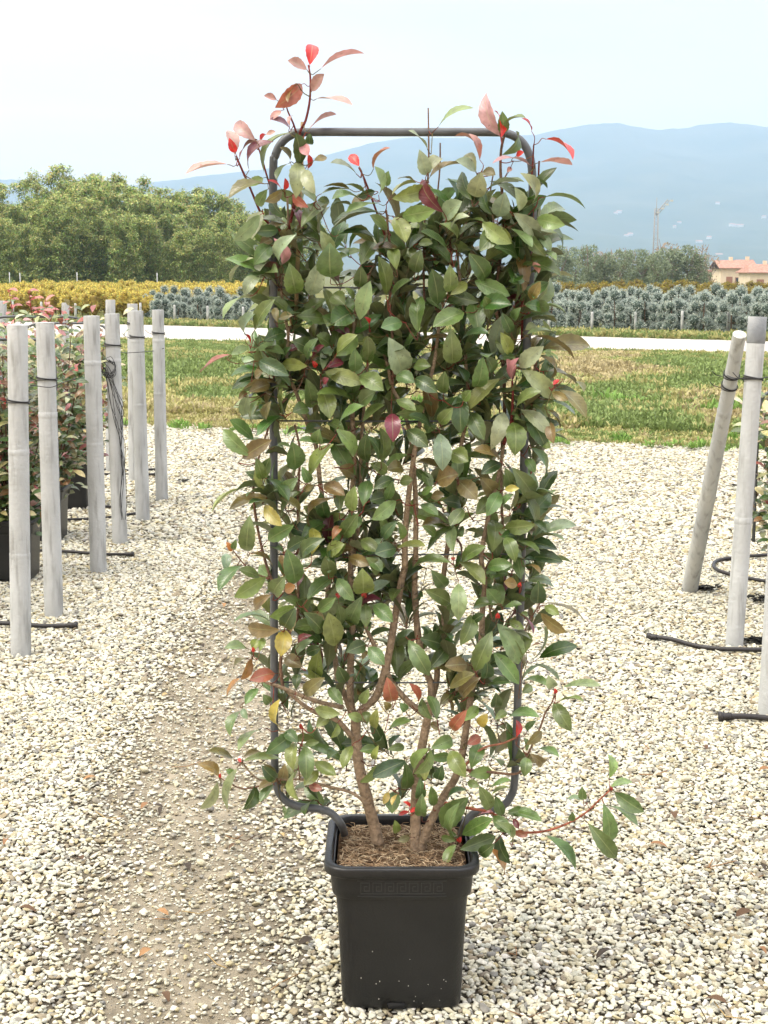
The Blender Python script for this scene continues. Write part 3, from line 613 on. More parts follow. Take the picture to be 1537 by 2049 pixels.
PAL = {'g': (.110, .175, .048), 'd': (.052, .095, .027), 'l': (.185, .245, .066), 'p': (.225, .285, .15), 'y': (.38, .33, .07), 'D': (.045, .115, .015),
       'b': (.17, .135, .045), 'o': (.42, .18, .055), 'R': (.52, .022, .022), 'r': (.32, .10, .055), 'k': (.48, .25, .24), 'm': (.16, .030, .042)}  # 'p' is a green with the pale sky sheen put into its colour
TR = {
(370, 80): "1000,200,1020,48,105,R;975,235,832,170,95,k;1090,230,1415,117,55,k;1015,410,1110,280,95,k;935,355,735,530,100,r;885,370,830,490,40,b;735,480,638,450,60,k;1055,470,1325,520,85,k;770,565,690,640,60,k;855,740,690,640,80,m;1000,710,1200,603,50,k;840,690,865,610,40,k;650,755,722,735,40,k;565,805,412,675,100,k;400,920,350,735,90,k;405,900,360,790,60,R;340,995,25,1070,78,k;440,945,575,808,45,m;600,800,640,755,45,R;515,1040,700,830,100,m;870,740,650,1040,85,g;840,970,765,865,60,b;935,830,985,920,85,k;1035,965,1130,940,60,b;905,980,890,1250,125,p;960,1040,1040,1220,100,p;830,990,740,1110,60,d;640,1150,365,1265,110,b;625,1105,520,1170,80,l;770,1190,670,1130,50,R;800,1200,800,1110,35,R;985,1030,985,920,35,R;660,1195,590,1320,90,g;780,1210,650,1290,60,b;610,1375,540,1580,130,p;600,1400,400,1590,90,p;800,1470,600,1430,90,d;750,1520,570,1530,80,d;810,1420,700,1250,70,d;775,1800,715,1600,110,k;775,1800,880,1575,110,p;930,1500,1125,1330,120,g;990,1340,870,1250,60,r;925,1500,850,1350,70,m;1055,1310,930,1200,80,g;1060,1290,1150,1290,70,g;1095,1230,1310,1200,60,g;1160,1715,1090,1540,110,p;1170,1900,1160,1640,210,g;1000,2040,1080,1780,150,p;890,2030,840,1800,150,g;550,1745,380,1920,70,p;690,1650,560,1790,130,g;600,1640,690,1600,90,b;600,1900,480,2040,110,p;1390,1270,1190,1275,90,g;1340,1330,1180,1330,40,d;920,1000,890,760,80,d;1000,740,1000,830,70,d",
(650, 200): "250,590,55,510,90,p;275,530,205,445,78,R;390,550,515,395,35,r;430,760,400,545,90,p;495,690,510,575,75,g;400,730,270,770,60,d;320,745,175,682,18,d;200,715,0,700,45,b;430,830,190,900,80,l;420,800,225,830,90,b;440,895,80,1030,70,l;430,900,90,980,100,g;110,1080,390,1110,90,d;500,1040,370,930,95,g;560,940,640,1130,145,l;620,930,865,885,110,l;540,790,810,720,100,l;540,760,720,670,60,l;710,640,590,635,20,b;950,900,790,650,110,m;820,600,760,410,100,p;830,580,920,470,100,p;820,390,680,255,55,p;910,215,1175,75,95,l;840,620,1100,520,90,b;1240,480,1050,305,85,r;1205,575,1055,490,100,p;1210,570,1140,440,90,p;1200,775,1250,590,150,p;1260,580,1360,600,90,b;1175,800,1100,590,80,d;1310,705,1537,660,80,p;1390,935,1440,750,140,p;1340,920,1280,740,70,d;1250,980,1480,1140,100,l;1040,1150,930,1000,90,l;1010,1030,1150,940,60,p;950,950,1090,820,150,p;980,1190,780,1060,110,d;1000,1300,880,1180,90,d;750,1150,860,1150,70,g;290,1320,390,1150,130,g;275,1500,290,1340,110,d;490,1560,430,1270,130,g;575,1360,540,1200,105,l;730,1360,640,1205,120,l;725,1380,770,1210,120,d;280,1760,360,1470,130,p;530,1640,680,1450,100,d;905,1640,860,1370,150,d;940,1690,820,1590,70,d;985,1535,1000,1330,115,g;1005,1560,1130,1470,80,l;1280,1440,1160,1240,150,d;1200,1450,1465,1560,120,g;1230,1620,980,1570,130,d;1240,1640,1480,1640,150,D;1230,1860,1190,1640,160,g;1115,1700,880,1810,150,g;745,1860,770,1590,115,g;620,1780,460,1820,120,g;235,1600,165,1510,60,g;230,1700,60,1800,190,D;160,1640,70,1560,130,g;95,2030,250,1890,100,l;350,1890,340,2090,110,g;1090,1930,1300,1870,90,d;1480,2040,1410,1870,100,l;350,1800,320,1740,25,R;360,1800,370,1750,25,R",
(830, 180): "690,370,580,45,85,k;690,380,640,180,60,R;700,350,700,180,90,g;720,280,880,230,60,g;935,330,860,235,40,R;1050,395,1252,550,50,R;1000,580,1245,600,38,k;920,600,640,590,62,k;700,520,800,340,50,g;810,530,870,500,50,R;740,660,770,620,40,k;890,680,1050,780,52,g;1040,860,1345,945,55,g;980,1030,1190,1080,90,l;980,1060,1170,1265,78,g;940,900,850,680,100,p;600,780,860,740,70,p;790,985,990,1170,130,p;1000,1170,1085,1290,80,p;940,1170,1040,1320,80,g;770,1110,930,1250,100,g;540,1060,760,1220,100,l;830,975,800,790,80,p;690,1120,530,1280,150,g;950,1380,990,1460,60,k;930,1680,1000,1540,90,b;880,1720,1000,1750,110,D;850,1740,790,1830,80,g;880,1530,760,1530,70,g;770,1940,700,1790,90,d;600,1830,560,1660,100,g",
(400, 560): "380,450,460,260,80,p;440,400,590,170,130,g;400,130,200,300,70,l;620,340,600,230,60,b;630,310,735,285,70,b;770,290,1045,320,140,g;510,490,680,430,120,d;430,570,680,600,110,l;240,600,15,735,85,r;250,600,370,540,70,p;340,650,430,640,50,p;470,650,700,760,130,d;730,850,600,760,80,d;860,690,670,670,90,l;740,490,870,560,140,d;860,640,940,480,80,g;1040,520,940,450,120,g;1090,610,1250,460,90,l;985,720,1080,540,100,p;1010,700,1140,660,75,m;900,620,990,530,65,m;1000,735,1290,825,130,l;850,790,890,1010,130,g;980,890,1040,1100,150,l;1240,735,1240,560,110,g;1340,640,1340,460,110,g;1280,1000,1400,900,130,g;1110,1180,1300,1020,90,g;1300,1140,1470,1010,100,g;740,1060,860,1030,120,g;430,1280,250,1130,110,g;420,1410,200,1210,120,g;340,1430,560,1290,130,b;340,1090,380,930,90,p;430,1160,470,980,70,g;310,960,370,900,60,b;390,900,550,840,100,b;440,780,500,740,80,b;550,880,700,870,50,g;540,1130,570,980,60,b;500,1590,450,1430,90,g;505,1590,560,1430,100,g;760,1520,740,1310,160,g;880,1580,1060,1330,110,l;1230,1420,1100,1210,125,l;940,1300,800,1290,70,g;960,1310,960,1200,110,g;600,1340,720,1340,50,d;540,1590,700,1760,100,d;660,1720,780,1590,110,g;880,1620,820,1500,80,g;990,1640,1150,1720,120,b;1110,1500,1230,1560,130,b;1220,1850,1240,1660,110,l;1310,1810,1350,1620,120,g;1120,1860,1120,1700,90,g;330,1665,110,1850,58,l;520,1800,650,1960,90,y;770,1960,650,1760,60,b;1060,1750,900,1970,80,b;1390,1480,1340,1260,100,d;1450,1470,1440,1200,110,g;830,1690,910,1650,60,b;400,520,370,440,30,R;930,700,900,650,40,R;990,830,1030,790,60,m",
(640, 640): "550,140,650,430,190,p;1060,350,1050,90,150,g;750,375,880,370,100,g;990,590,1000,420,100,g;1240,540,1300,310,130,g;1380,430,1330,300,100,g;1445,470,1200,715,130,l;1150,650,1210,570,80,l;1120,590,1130,890,150,d;1200,740,1310,950,130,g;1370,1040,1470,760,130,p;960,830,1060,710,100,g;760,470,930,575,120,d;610,450,750,500,120,g;610,640,760,720,90,l;610,750,820,710,80,l;890,860,720,770,90,d;700,880,860,1010,130,d;580,750,585,965,130,m;320,450,500,560,150,g;320,640,440,600,120,g;385,1140,380,920,90,d;490,1140,480,880,90,g;700,1080,530,1170,90,l;530,1200,660,1190,120,b;400,1150,530,1220,100,g;960,910,980,1190,150,p;1040,1060,1180,1130,150,g;1110,1260,1100,1130,100,g;830,1210,880,1350,90,g;600,1280,440,1350,100,d;530,1440,580,1300,80,g;610,1450,430,1590,105,l;800,1480,940,1560,80,g;400,1450,520,1420,120,d;820,1400,900,1340,60,g;640,1300,740,1280,90,g;1450,1130,1240,1050,100,b;1450,1150,1300,1230,110,d;1110,1290,1250,1430,150,b;1280,1260,1380,1380,140,b;940,1290,1100,1240,180,b;890,1420,990,1400,80,b;980,1450,1120,1480,120,d;1150,1510,1050,1640,110,g;1080,1650,870,1850,90,g;1070,1860,1070,1660,80,p;1250,1560,1380,1450,140,g;1440,1380,1340,1560,120,g;1380,1860,1390,1620,150,g;610,1830,830,1810,80,l;610,1830,450,1870,140,d;510,1750,610,1620,100,d;620,1780,620,1620,60,g;330,1760,460,1850,110,g;1140,1940,1320,1820,110,g;1340,1980,1530,1960,110,g;820,1650,920,1720,80,g;60,1880,200,1800,130,l;70,2030,60,1900,110,g;400,1900,490,2010,100,g;230,1900,390,1960,100,b;180,1740,300,1560,130,g;100,1760,170,1660,70,o;900,1290,780,1200,60,d",
(820, 620): "880,460,1060,300,130,p;780,400,740,210,120,l;820,560,775,400,70,k;825,565,870,395,70,k;890,480,1140,700,140,p;850,790,1040,660,100,g;980,760,1090,860,100,g;890,800,1110,990,120,p;830,900,840,1150,170,g;920,850,1080,1100,150,d;1060,1080,1125,1105,60,l;1130,900,1150,1060,70,b;990,210,1300,390,52,b;940,195,1160,200,70,p;1060,370,1120,540,50,b;1070,345,1180,400,40,g;1110,490,1320,590,70,b;1330,570,1390,650,50,p;1200,640,1400,850,110,b;1140,660,1260,720,60,b;1140,720,1310,830,80,p;1100,800,1195,935,60,b;1200,560,1150,600,30,R;970,1100,1060,1340,110,g;930,1190,1000,1300,80,g;820,1260,970,1470,145,g;760,1260,790,1430,110,g;760,1440,870,1430,60,y;760,1740,990,1720,110,g;750,1580,830,1480,50,g;850,1850,1030,1950,70,g;760,1820,840,2010,110,g;925,160,1010,130,80,p;1160,600,1190,560,30,R",
(820, 1040): "890,480,860,310,100,g;930,370,1040,430,50,b;920,310,1040,400,40,d;860,520,760,500,90,b;940,490,1120,495,45,p;1020,670,1030,500,130,d;1075,670,1380,800,50,b;1080,690,1190,760,80,l;1050,750,1240,890,85,b;950,760,880,760,50,g;850,740,980,905,40,m;700,830,860,1135,180,p;660,890,530,1190,150,g;900,1090,880,900,150,g;670,1060,860,1300,130,g;600,1270,620,1140,110,d;720,680,620,560,120,g;700,670,520,700,90,d;760,700,890,680,60,g;740,690,690,520,100,g;800,820,910,870,70,g;390,340,590,510,115,l;330,345,40,390,95,l;390,510,390,790,135,p;490,760,410,990,130,g;500,820,590,760,80,d;150,1200,290,1020,120,d;80,950,250,1000,160,d;-10,960,145,1230,140,g;120,560,310,660,130,g;170,400,280,530,120,g;460,1160,290,1170,130,b;320,1350,510,1240,110,b;240,1480,340,1390,90,b;420,1420,560,1270,110,b;610,1350,800,1310,70,d;680,1500,690,1390,100,d;610,430,800,360,110,g;620,460,780,440,80,d;430,1610,540,1500,90,l;560,1650,620,1560,90,y;680,1600,770,1540,70,l;340,1680,450,1530,100,r;780,1590,1020,1580,90,g;850,1740,850,1610,50,R;900,1390,970,1330,80,g;1130,1350,920,1300,78,g;1150,1340,1110,1250,90,p;1220,1345,1510,1330,72,p;1155,1460,1285,1680,130,g;1200,1455,1380,1455,28,l;930,1800,1050,1700,80,b;940,1690,1010,1610,50,g;930,1850,910,1750,50,g;1020,1840,1185,1895,62,g;960,1870,1060,1950,80,b;930,1900,915,2049,100,g;325,1850,440,2049,140,l;490,1990,560,1810,130,g;170,1830,330,1760,120,l;150,1900,310,1890,80,g;40,2010,150,1840,90,l;100,2070,110,1950,90,l;215,1600,150,1420,90,g;185,1600,100,1440,80,g;230,1690,180,1620,60,b;460,1800,560,1740,90,r;350,330,345,300,35,R;700,790,705,745,40,R;1160,1390,1160,1350,35,R;880,540,885,500,35,R",
(400, 960): "385,570,400,300,135,g;545,480,740,370,115,g;1150,440,1260,290,130,g;260,570,215,500,50,o;270,560,290,480,50,g;205,740,210,600,80,p;340,690,160,880,105,g;530,780,290,930,120,l;480,780,320,720,90,g;420,590,570,690,60,b;760,830,700,570,160,g;600,920,680,780,140,g;680,890,760,850,90,o;790,850,820,740,60,m;895,600,900,400,100,y;820,640,990,480,120,d;700,560,840,480,120,d;1020,600,1150,520,130,l;1050,780,1010,620,130,g;890,680,980,650,70,d;860,960,1050,790,115,g;1100,790,1230,960,110,g;1300,910,1300,720,175,l;1350,920,1510,820,85,p;1300,930,1210,1130,150,g;1330,990,1330,1170,95,g;1390,1000,1537,1130,125,g;1330,620,1430,730,120,g;570,920,450,1030,95,b;760,1010,570,1090,80,l;680,1180,760,1030,130,d;640,1200,400,1180,112,b;730,1220,750,1120,60,b;680,1200,650,1400,140,y;370,1350,205,1350,82,p;430,1370,460,1280,80,l;480,1370,510,1270,60,l;370,1430,280,1510,50,b;410,1430,330,1590,62,o;320,1590,225,1745,62,o;600,1550,410,1600,120,r;780,1410,900,1290,80,p;790,1330,890,1250,60,m;850,1390,960,1350,90,d;820,1500,690,1430,120,b;960,1340,930,1600,120,l;1080,1330,1030,1080,170,l;1110,1180,1100,1000,90,g;950,1050,1080,950,100,g;980,1220,840,1070,130,d;1160,1390,1170,1210,60,d;1170,1380,1320,1320,120,d;1350,1340,1470,1470,120,g;1300,1440,1330,1370,50,b;1170,1620,1110,1500,110,d;840,1720,990,1590,120,b;770,1680,790,1560,80,d;1145,1800,1040,1670,95,g;920,1830,1110,1870,95,l;1300,1920,1190,1880,80,l;470,1670,370,1790,80,g;330,1850,250,2040,80,g;340,1830,380,1910,60,p;560,1790,510,1720,80,g;640,1970,640,1770,70,y;930,1980,1020,1900,90,l;1400,1990,1420,1840,80,l;1340,1960,1330,1860,90,g;1290,1790,1350,1680,80,l;1310,940,1330,900,50,R;1110,950,1100,910,45,R;430,1380,425,1340,30,R",
(380, 1300): "850,650,620,820,125,g;870,740,770,660,100,g;345,870,160,815,72,b;230,1020,70,920,82,b;220,1050,90,1260,82,p;580,640,400,800,62,l;430,890,720,880,75,l;430,860,560,820,60,b;690,1030,580,930,100,d;690,1010,600,920,70,b;690,1040,560,1110,70,b;670,1080,570,1210,82,g;380,950,310,1260,105,p;350,1000,290,960,60,g;520,1080,430,1270,102,d;850,740,830,950,110,l;925,770,930,1030,135,g;920,760,1030,740,60,g;1000,900,1160,1000,105,l;1030,970,920,1080,100,l;950,1090,1055,1120,72,r;730,1030,760,920,90,b;840,980,870,1190,70,l;740,1250,755,1320,30,g;760,1080,740,1140,30,b;1300,770,1230,940,92,l;1180,590,1130,700,50,l;900,640,890,590,35,R;410,900,390,870,30,R;245,1030,245,990,25,R",
(660, 1300): "470,640,640,575,60,g;380,790,250,810,80,g;360,880,390,770,60,l;460,800,590,780,72,g;610,890,350,1010,135,d;600,890,590,1100,112,g;400,910,250,1050,62,l;530,1130,500,1300,130,g;530,1470,520,1370,70,g;790,770,680,980,92,l;760,1050,760,910,92,l;700,1190,720,1030,92,g;740,1330,740,1160,100,g;830,1250,810,1100,82,g;870,1040,900,930,90,d;810,1000,790,900,80,d;940,1210,1090,1130,60,d;1030,1500,1040,1240,100,g;1110,1180,910,1400,190,g;1060,1480,1290,1360,125,g;1040,1600,1310,1500,130,g;1010,1560,930,1720,85,g;1010,1530,900,1500,60,g;1000,1500,950,1450,50,g;1310,1330,1440,1460,112,g;1280,1280,1200,1100,112,g;1380,1330,1330,1180,92,g;1190,1320,1300,1300,40,k;1280,1110,1440,1050,50,g;1300,1160,1440,1110,32,l;1110,1000,1290,980,112,l;1100,1060,1190,1090,70,g;1440,1540,1330,1390,85,g;1360,1480,1440,1700,115,d;1200,1640,1310,1560,100,d;1280,1590,1380,1790,92,o;1420,1310,1537,1290,90,g;640,1500,550,1530,62,b;640,1300,555,1320,40,R;640,1300,700,1270,32,R;630,1290,590,1220,20,R;500,410,460,230,125,r;700,430,640,280,75,r;470,480,440,420,70,b;610,490,560,430,70,g;1030,1540,1050,1500,40,R;470,1140,430,1230,60,y;540,1160,500,1240,40,y",
(920, 1300): "1195,1030,1180,845,72,l;1210,1100,1370,1060,62,l;1240,1140,1460,1290,105,g;1195,1250,1410,1400,62,g;1150,1230,1170,1540,145,g;1030,1390,1240,1650,135,g;990,1200,980,1100,72,g;990,1210,870,1195,42,p;880,1370,900,1300,60,g;380,1290,640,1370,92,g;690,1490,910,1750,95,g;430,1350,470,1430,50,m;440,1460,540,1490,62,r;1210,1130,1210,1090,28,R",
}
LV = []
for (ox, oy), s_ in TR.items():
    for t_ in s_.split(';'):
        a = t_.split(','); v = [float(q) for q in a[:5]]
        LV.append((ox + v[0] * .25, oy + v[1] * .25, ox + v[2] * .25, oy + v[3] * .25, v[4] * .25, a[5]))
print("TRACED", len(LV))
rnd = random.Random(11)
LEAVES = []                                      # (base, tip, width, normal, colour)
def jit(c, rr=rnd):
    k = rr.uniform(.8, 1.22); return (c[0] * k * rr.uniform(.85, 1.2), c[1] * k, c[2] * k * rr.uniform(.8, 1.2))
for (bx, by, tx, ty, wpx, c) in LV:
    front = -.035 - .05 * rnd.random(); L_ = math.hypot(tx - bx, ty - by) * K
    full = max(L_, min(.085, L_ * 1.35)); dep = math.sqrt(max(0, full * full - L_ * L_)) * rnd.choice((-1, -1, 1)) * .8
    b_ = PL(bx, by, front); t_ = PL(tx + .07 * (tx - bx), ty + .07 * (ty - by), front + dep); wd = wpx * K * 1.0
    true_w = max(wd, .40 * full); ratio = min(1, wd / true_w)
    a_ = (t_ - b_).normalized(); n_ = Vector((rnd.uniform(-.25, .25), -1, .45)); n_ = (n_ - a_ * n_.dot(a_)).normalized()
    roll = math.acos(ratio) * rnd.choice((-1, 1)); 
    nr = Matrix.Rotation(roll, 3, a_) @ n_
    if nr.z < -.2: nr = Matrix.Rotation(-roll, 3, a_) @ n_
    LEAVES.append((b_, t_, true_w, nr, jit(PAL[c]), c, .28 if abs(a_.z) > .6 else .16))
# inner leaves that fill the crown between the traced ones
def dens(x, y):
    if not (520 < x < 1085): return 0
    top = np.interp(x, [535, 560, 640, 700, 760, 840, 900, 1000, 1060], [440, 380, 430, 480, 440, 430, 400, 380, 420])
    if y < top: return 0
    if y < 860: return 1.0
    if y < 1240: return .72
    if y < 1400: return .42
    return .22 if y < 1600 else 0
cnt = 0
while cnt < 350:                                 # each a whorl at the end of a short side shoot
    x, y = rnd.uniform(518, 1086), rnd.uniform(380, 1620)
    rail = cnt % 15 == 0
    if rail: x = rnd.choice((rnd.uniform(528, 566), rnd.uniform(1034, 1078))); y = rnd.uniform(400, 1180)
    elif rnd.random() > dens(x, y): continue
    cnt += 1
    dy = rnd.uniform(-.05, -.02) if rail else rnd.uniform(-.03, .10) if y < 860 else rnd.uniform(-.02, .11); b_ = PL(x, y, dy)
    out_ = Vector((rnd.uniform(-.6, .6) + (x - 800) / 500, rnd.uniform(-.8, .3) if dy < .05 else rnd.uniform(-.1, .8), rnd.uniform(.4, 1.0))).normalized()
    u_ = out_.orthogonal().normalized(); v_ = out_.cross(u_); a0 = rnd.uniform(0, 6.28); nl_ = rnd.randint(3, 6); tone = rnd.uniform(.8, 1.15)
    for q in range(nl_):
        an = a0 + q * 2.4; rad_ = (u_ * math.cos(an) + v_ * math.sin(an)); sp_ = rnd.uniform(.5, 1.6)
        d_ = (out_ + rad_ * sp_ + Vector((0, 0, -.15 * sp_))).normalized(); ln = rnd.uniform(.060, .098) * (1.05 - .05 * q)
        st_ = b_ - out_ * (.010 * q) + rad_ * .004
        n_ = (out_ * sp_ - rad_ + Vector((0, -.25, .15))).normalized()
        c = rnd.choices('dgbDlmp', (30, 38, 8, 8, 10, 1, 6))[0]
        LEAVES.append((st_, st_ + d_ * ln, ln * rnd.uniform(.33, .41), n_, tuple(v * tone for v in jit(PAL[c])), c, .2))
green = MB(); red = MB(); tw = MB()
arr = [Vector(p) for p in nodes]
from mathutils import kdtree
order = []
kd = kdtree.KDTree(len(arr)); [kd.insert(p, i) for i, p in enumerate(arr)]; kd.balance()
order = sorted(range(len(LEAVES)), key=lambda i: kd.find(LEAVES[i][0])[2])
extra = []
for i in order:
    b_, t_, wd, n_, c, ck, dr = LEAVES[i]
    p, _, dist = kd.find(b_)
    for e_ in extra:
        d_ = (e_ - b_).length
        if d_ < dist * .8: p, dist = e_, d_
    a_ = (t_ - b_).normalized()
    if dist > .004:
        back = b_ - a_ * min(.012, dist * .4) - Vector((0, 0, .004))
        pts_ = smooth_path([p, p.lerp(back, .55) + Vector((0, 0, -.12 * dist)), back, b_], 3)
        r0 = .0013 if dist > .03 else .0010
        cc = random.choice([(.22, .045, .035), (.16, .09, .05), (.12, .10, .04), (.14, .05, .035)])
        tw.tube(pts_, [r0 + (.0007 - r0) * q / (len(pts_) - 1) for q in range(len(pts_))], 4, cc, cap=False)
        if dist > .02: extra += [pts_[len(pts_) // 2], pts_[-4]]
    tgt = red if ck in 'Rrkm' else green
    leaf(tgt, b_, t_, wd, n_, c, fold=random.uniform(.2, .5), droop=dr * random.uniform(.3, 1.0), twist=random.uniform(-.35, .35))
tw.build("twig", M_BARK, shrub)
green.build("foliage", M_LEAF, shrub)
tag(red.build("red_leaves", M_LEAF, shrub), label="pink and red young leaves at the shoot tips")
# ---------------------------------------------------------------- concrete posts beside the yard
def post_mat():
    m = mat("cast_grey_post", (.475, .49, .49), .8, .25, tint=True, col2=(.385, .395, .39), vscale=5, bump=.35, bscale=70)
    n = m.node_tree.nodes; l = m.node_tree.links; b = n['Principled BSDF']; src = b.inputs['Base Color'].links[0].from_socket
    tc = n.new('ShaderNodeTexCoord'); mp = n.new('ShaderNodeMapping'); mp.inputs['Scale'].default_value = (24, 24, 3.0); l.new(tc.outputs['Object'], mp.inputs[0])
    z = n.new('ShaderNodeTexNoise'); z.inputs['Scale'].default_value = 1.5; z.inputs['Detail'].default_value = 7; l.new(mp.outputs[0], z.inputs[0])
    r = n.new('ShaderNodeMapRange'); r.inputs[1].default_value = .52; r.inputs[2].default_value = .70; r.inputs[4].default_value = .65; l.new(z.outputs[0], r.inputs[0])
    x = n.new('ShaderNodeMixRGB'); l.new(r.outputs[0], x.inputs[0]); l.new(src, x.inputs[1]); x.inputs[2].default_value = (.20, .20, .185, 1); l.new(x.outputs[0], b.inputs['Base Color'])
    return m
M_POST = post_mat()
def post(base, top, rad, label, ties=(), cap=False, group=None, joints=(.30, .62), rings=True, brown=(1, 1, 1), taper=0.0):
    base = Vector(base); top = Vector(top); ax = top - base; Ln = ax.length
    o = empty("round_post", base, label, "post", group); a = ax.normalized(); u = a.cross(Vector((0, 1, 0))).normalized()
    mb = MB(); pts = []; rr = []; N_ = 40
    for i in range(N_ + 1):
        t = -.03 + 1.03 * i / N_
        pts.append(a * (Ln * t)); k = 1 + .02 * noise.noise(Vector((t * 6, base.x * 9, base.y)))
        for j in joints:
            if t < j: k *= 1.02
        rr.append(rad * k * (1 - taper * t))
    mb.tube(pts, rr, 26, brown)
    for j in joints:                             # cast collar at each joint
        mb.tube([a * (Ln * (j - .013)), a * (Ln * (j - .010)), a * (Ln * (j + .004)), a * (Ln * (j + .007))], [rad * q * (1 - taper * j) for q in (1.02, 1.045, 1.045, 1.0)], 26, brown, cap=False)
    body = mb.build("shaft", M_POST, o); es = body.modifiers.new('e', 'EDGE_SPLIT'); es.split_angle = R(50)
    if cap:
        mb = MB(); mb.tube([a * (Ln - .11), a * (Ln - .105), a * (Ln + .001)], [rad * 1.0, rad * 1.05, rad * 1.05], 26, (.36, .37, .39)); mb.build("top_band", M_POST, o)
    for t in ties:
        mb = MB()
        for q in range(3):
            c0 = a * (t + .007 * q); ring = [c0 + (u * math.cos(g) + a.cross(u) * math.sin(g)) * (rad * (1 - taper * t / Ln) * 1.07 + .002) + a * (.006 * math.sin(g + q)) for g in [2 * math.pi * k / 24 for k in range(25)]]
            mb.tube(ring, .0022, 5, cap=False)
        mb.tube([a * t + u * rad, a * (t + .01) + u * (rad + .03), a * (t + .03) + u * (rad + .05)], .0018, 5)
        mb.build("wire_tie", M_WIRE, o)
    return o
def gpost(bx, by, tx, ty, wpx, label, ties=(), **k):
    b = G(bx, by); t = P(tx, ty, b.y); s = (wpx / 2) / F * (b.y / math.cos(0)) 
    return post(b, t, s * 1.0, label, ties, **k)
GP = "round grey posts in the rows left of the shrub"
gpost(42, 1299, 35, 650, 40, "nearest grey post at far left, with two black wire rings and no wires hanging", (1.02,), group=GP)
gpost(108, 1222, 90, 645, 36.5, "grey post with dark vertical streak marks, second nearest in the left row", (1.06,), group=GP, joints=(.26, .69))
gpost(197, 1135, 183, 632, 32.5, "grey post without any wire tie behind the near left pair", (), group=GP, joints=(.5, .82))
gpost(240, 1079, 224, 628, 29.5, "grey post with a tangle of black wires hanging down its side", (1.12,), group=GP, joints=(.36, .80))
gpost(286, 1033, 273, 622, 27, "grey post wired to the farthest post of the left row", (1.13,), group=GP, joints=(.55, .86))
gpost(324, 994, 316, 620, 23.5, "farthest grey post of the left row, nearest to the shrub", (1.12,), group=GP, joints=(.56, .84))
gpost(268, 956, 265, 608, 20.5, "thin grey post standing close behind the wired post of the left row", (1.15,), group=GP)
gpost(222, 938, 221, 600, 19, "grey post whose top rises behind the post with hanging wires", (), group=GP)
gpost(132, 940, 131, 606, 15, "grey post top among red shoots behind the left shrubs", (), group=GP)
gpost(3, 945, 3, 602, 20, "grey post at the left edge of the photo behind the nearest post", (), group=GP)
b = G(1470, 1281); post(b, P(1516, 634, b.y + .05), .0365, "upright grey post at the right with dark band at its top and wire tie", (1.10,), cap=True, joints=(.38,))
b2 = G(1381, 1174); post(b2, P(1480, 669, b.y + .22), .0385, "brownish post leaning against the upright grey post at right", (1.32, 1.26), joints=(.42, .73), brown=(1, .98, .93), taper=.24)
b3 = G(1541, 1414); post(b3, P(1592, 600, b3.y + .02), .041, "grey post cut by the right edge of the photo beside the hose end", (), joints=(.4,))
# dark litter of torn mulch mat round post feet
M_MAT = mat("dark_mulch_mat", (.02, .02, .018), .95, .1)
def litter(px, py, n, w, label):
    c = G(px, py); mb = MB()
    for _ in range(n):
        x, y = random.gauss(0, w), random.gauss(0, w * .6); s = random.uniform(.006, .022); a = random.uniform(0, 6.28); z = -.012 + random.uniform(0, .012)
        v = [Vector((x + s * math.cos(a + q) * random.uniform(.5, 1.6), y + s * math.sin(a + q), z + random.uniform(-.004, .008))) for q in (0, 1.4, 2.9, 4.4)]
        mb.add(v, [(0, 1, 2, 3)]); 
    o = mb.build("mulch_scraps", M_MAT); o.location = c; sol = o.modifiers.new('s', 'SOLIDIFY'); sol.thickness = .0015
    tag(o, label, "litter", None, 'stuff')
litter(1412, 1172, 42, .045, "black scraps of mulch mat at the foot of the leaning post")
litter(1515, 1276, 40, .05, "black scraps beside the foot of the upright right post")
litter(1525, 1195, 30, .05, "black scraps behind the upright right post")
litter(1480, 970, 14, .04, "small dark scraps on the gravel behind the leaning post")
litter(362, 960, 10, .03, "small dark scrap on the gravel right of the farthest left post")
litter(410, 917, 16, .09, "thin dark twigs lying on the gravel far behind the posts")

M_DRY = mat("dry_litter", (1, 1, 1), .8, .2, tint=True)
mb = MB(); r = random.Random(77)
for _ in range(150):
    px, py = r.uniform(-100, 1640), 900 + 1150 * r.random() ** .8; c = G(px, py)
    if abs(c.x - .04) < .2 and 2.9 < c.y < 3.4: continue
    a = r.uniform(0, 6.28); cc = r.choice([(.10, .06, .035), (.22, .12, .06), (.30, .17, .08), (.05, .04, .03), (.36, .26, .12)])
    if r.random() < .6:
        ln = r.uniform(.03, .11); d = Vector((math.cos(a), math.sin(a), 0)); q = Vector((-d.y, d.x, 0)) * r.uniform(-.02, .02); z = Vector((0, 0, -.014))
        mb.tube([c + z, c + d * ln * .5 + q + z * 1.6, c + d * ln + z], r.uniform(.0008, .0018), 4, cc)
    else:
        d = Vector((math.cos(a), math.sin(a), r.uniform(-.1, .2))).normalized(); c = c + Vector((0, 0, -.012)); leaf(mb, c, c + d * r.uniform(.03, .06), r.uniform(.012, .024), (r.uniform(-.3, .3), r.uniform(-.3, .3), 1), cc, fold=.3, droop=.15, nl=6, nu=2)
tag(mb.build("dry_twigs", M_DRY), "scattered dry twigs and fallen leaf scraps lying on the gravel", None, None, 'stuff')

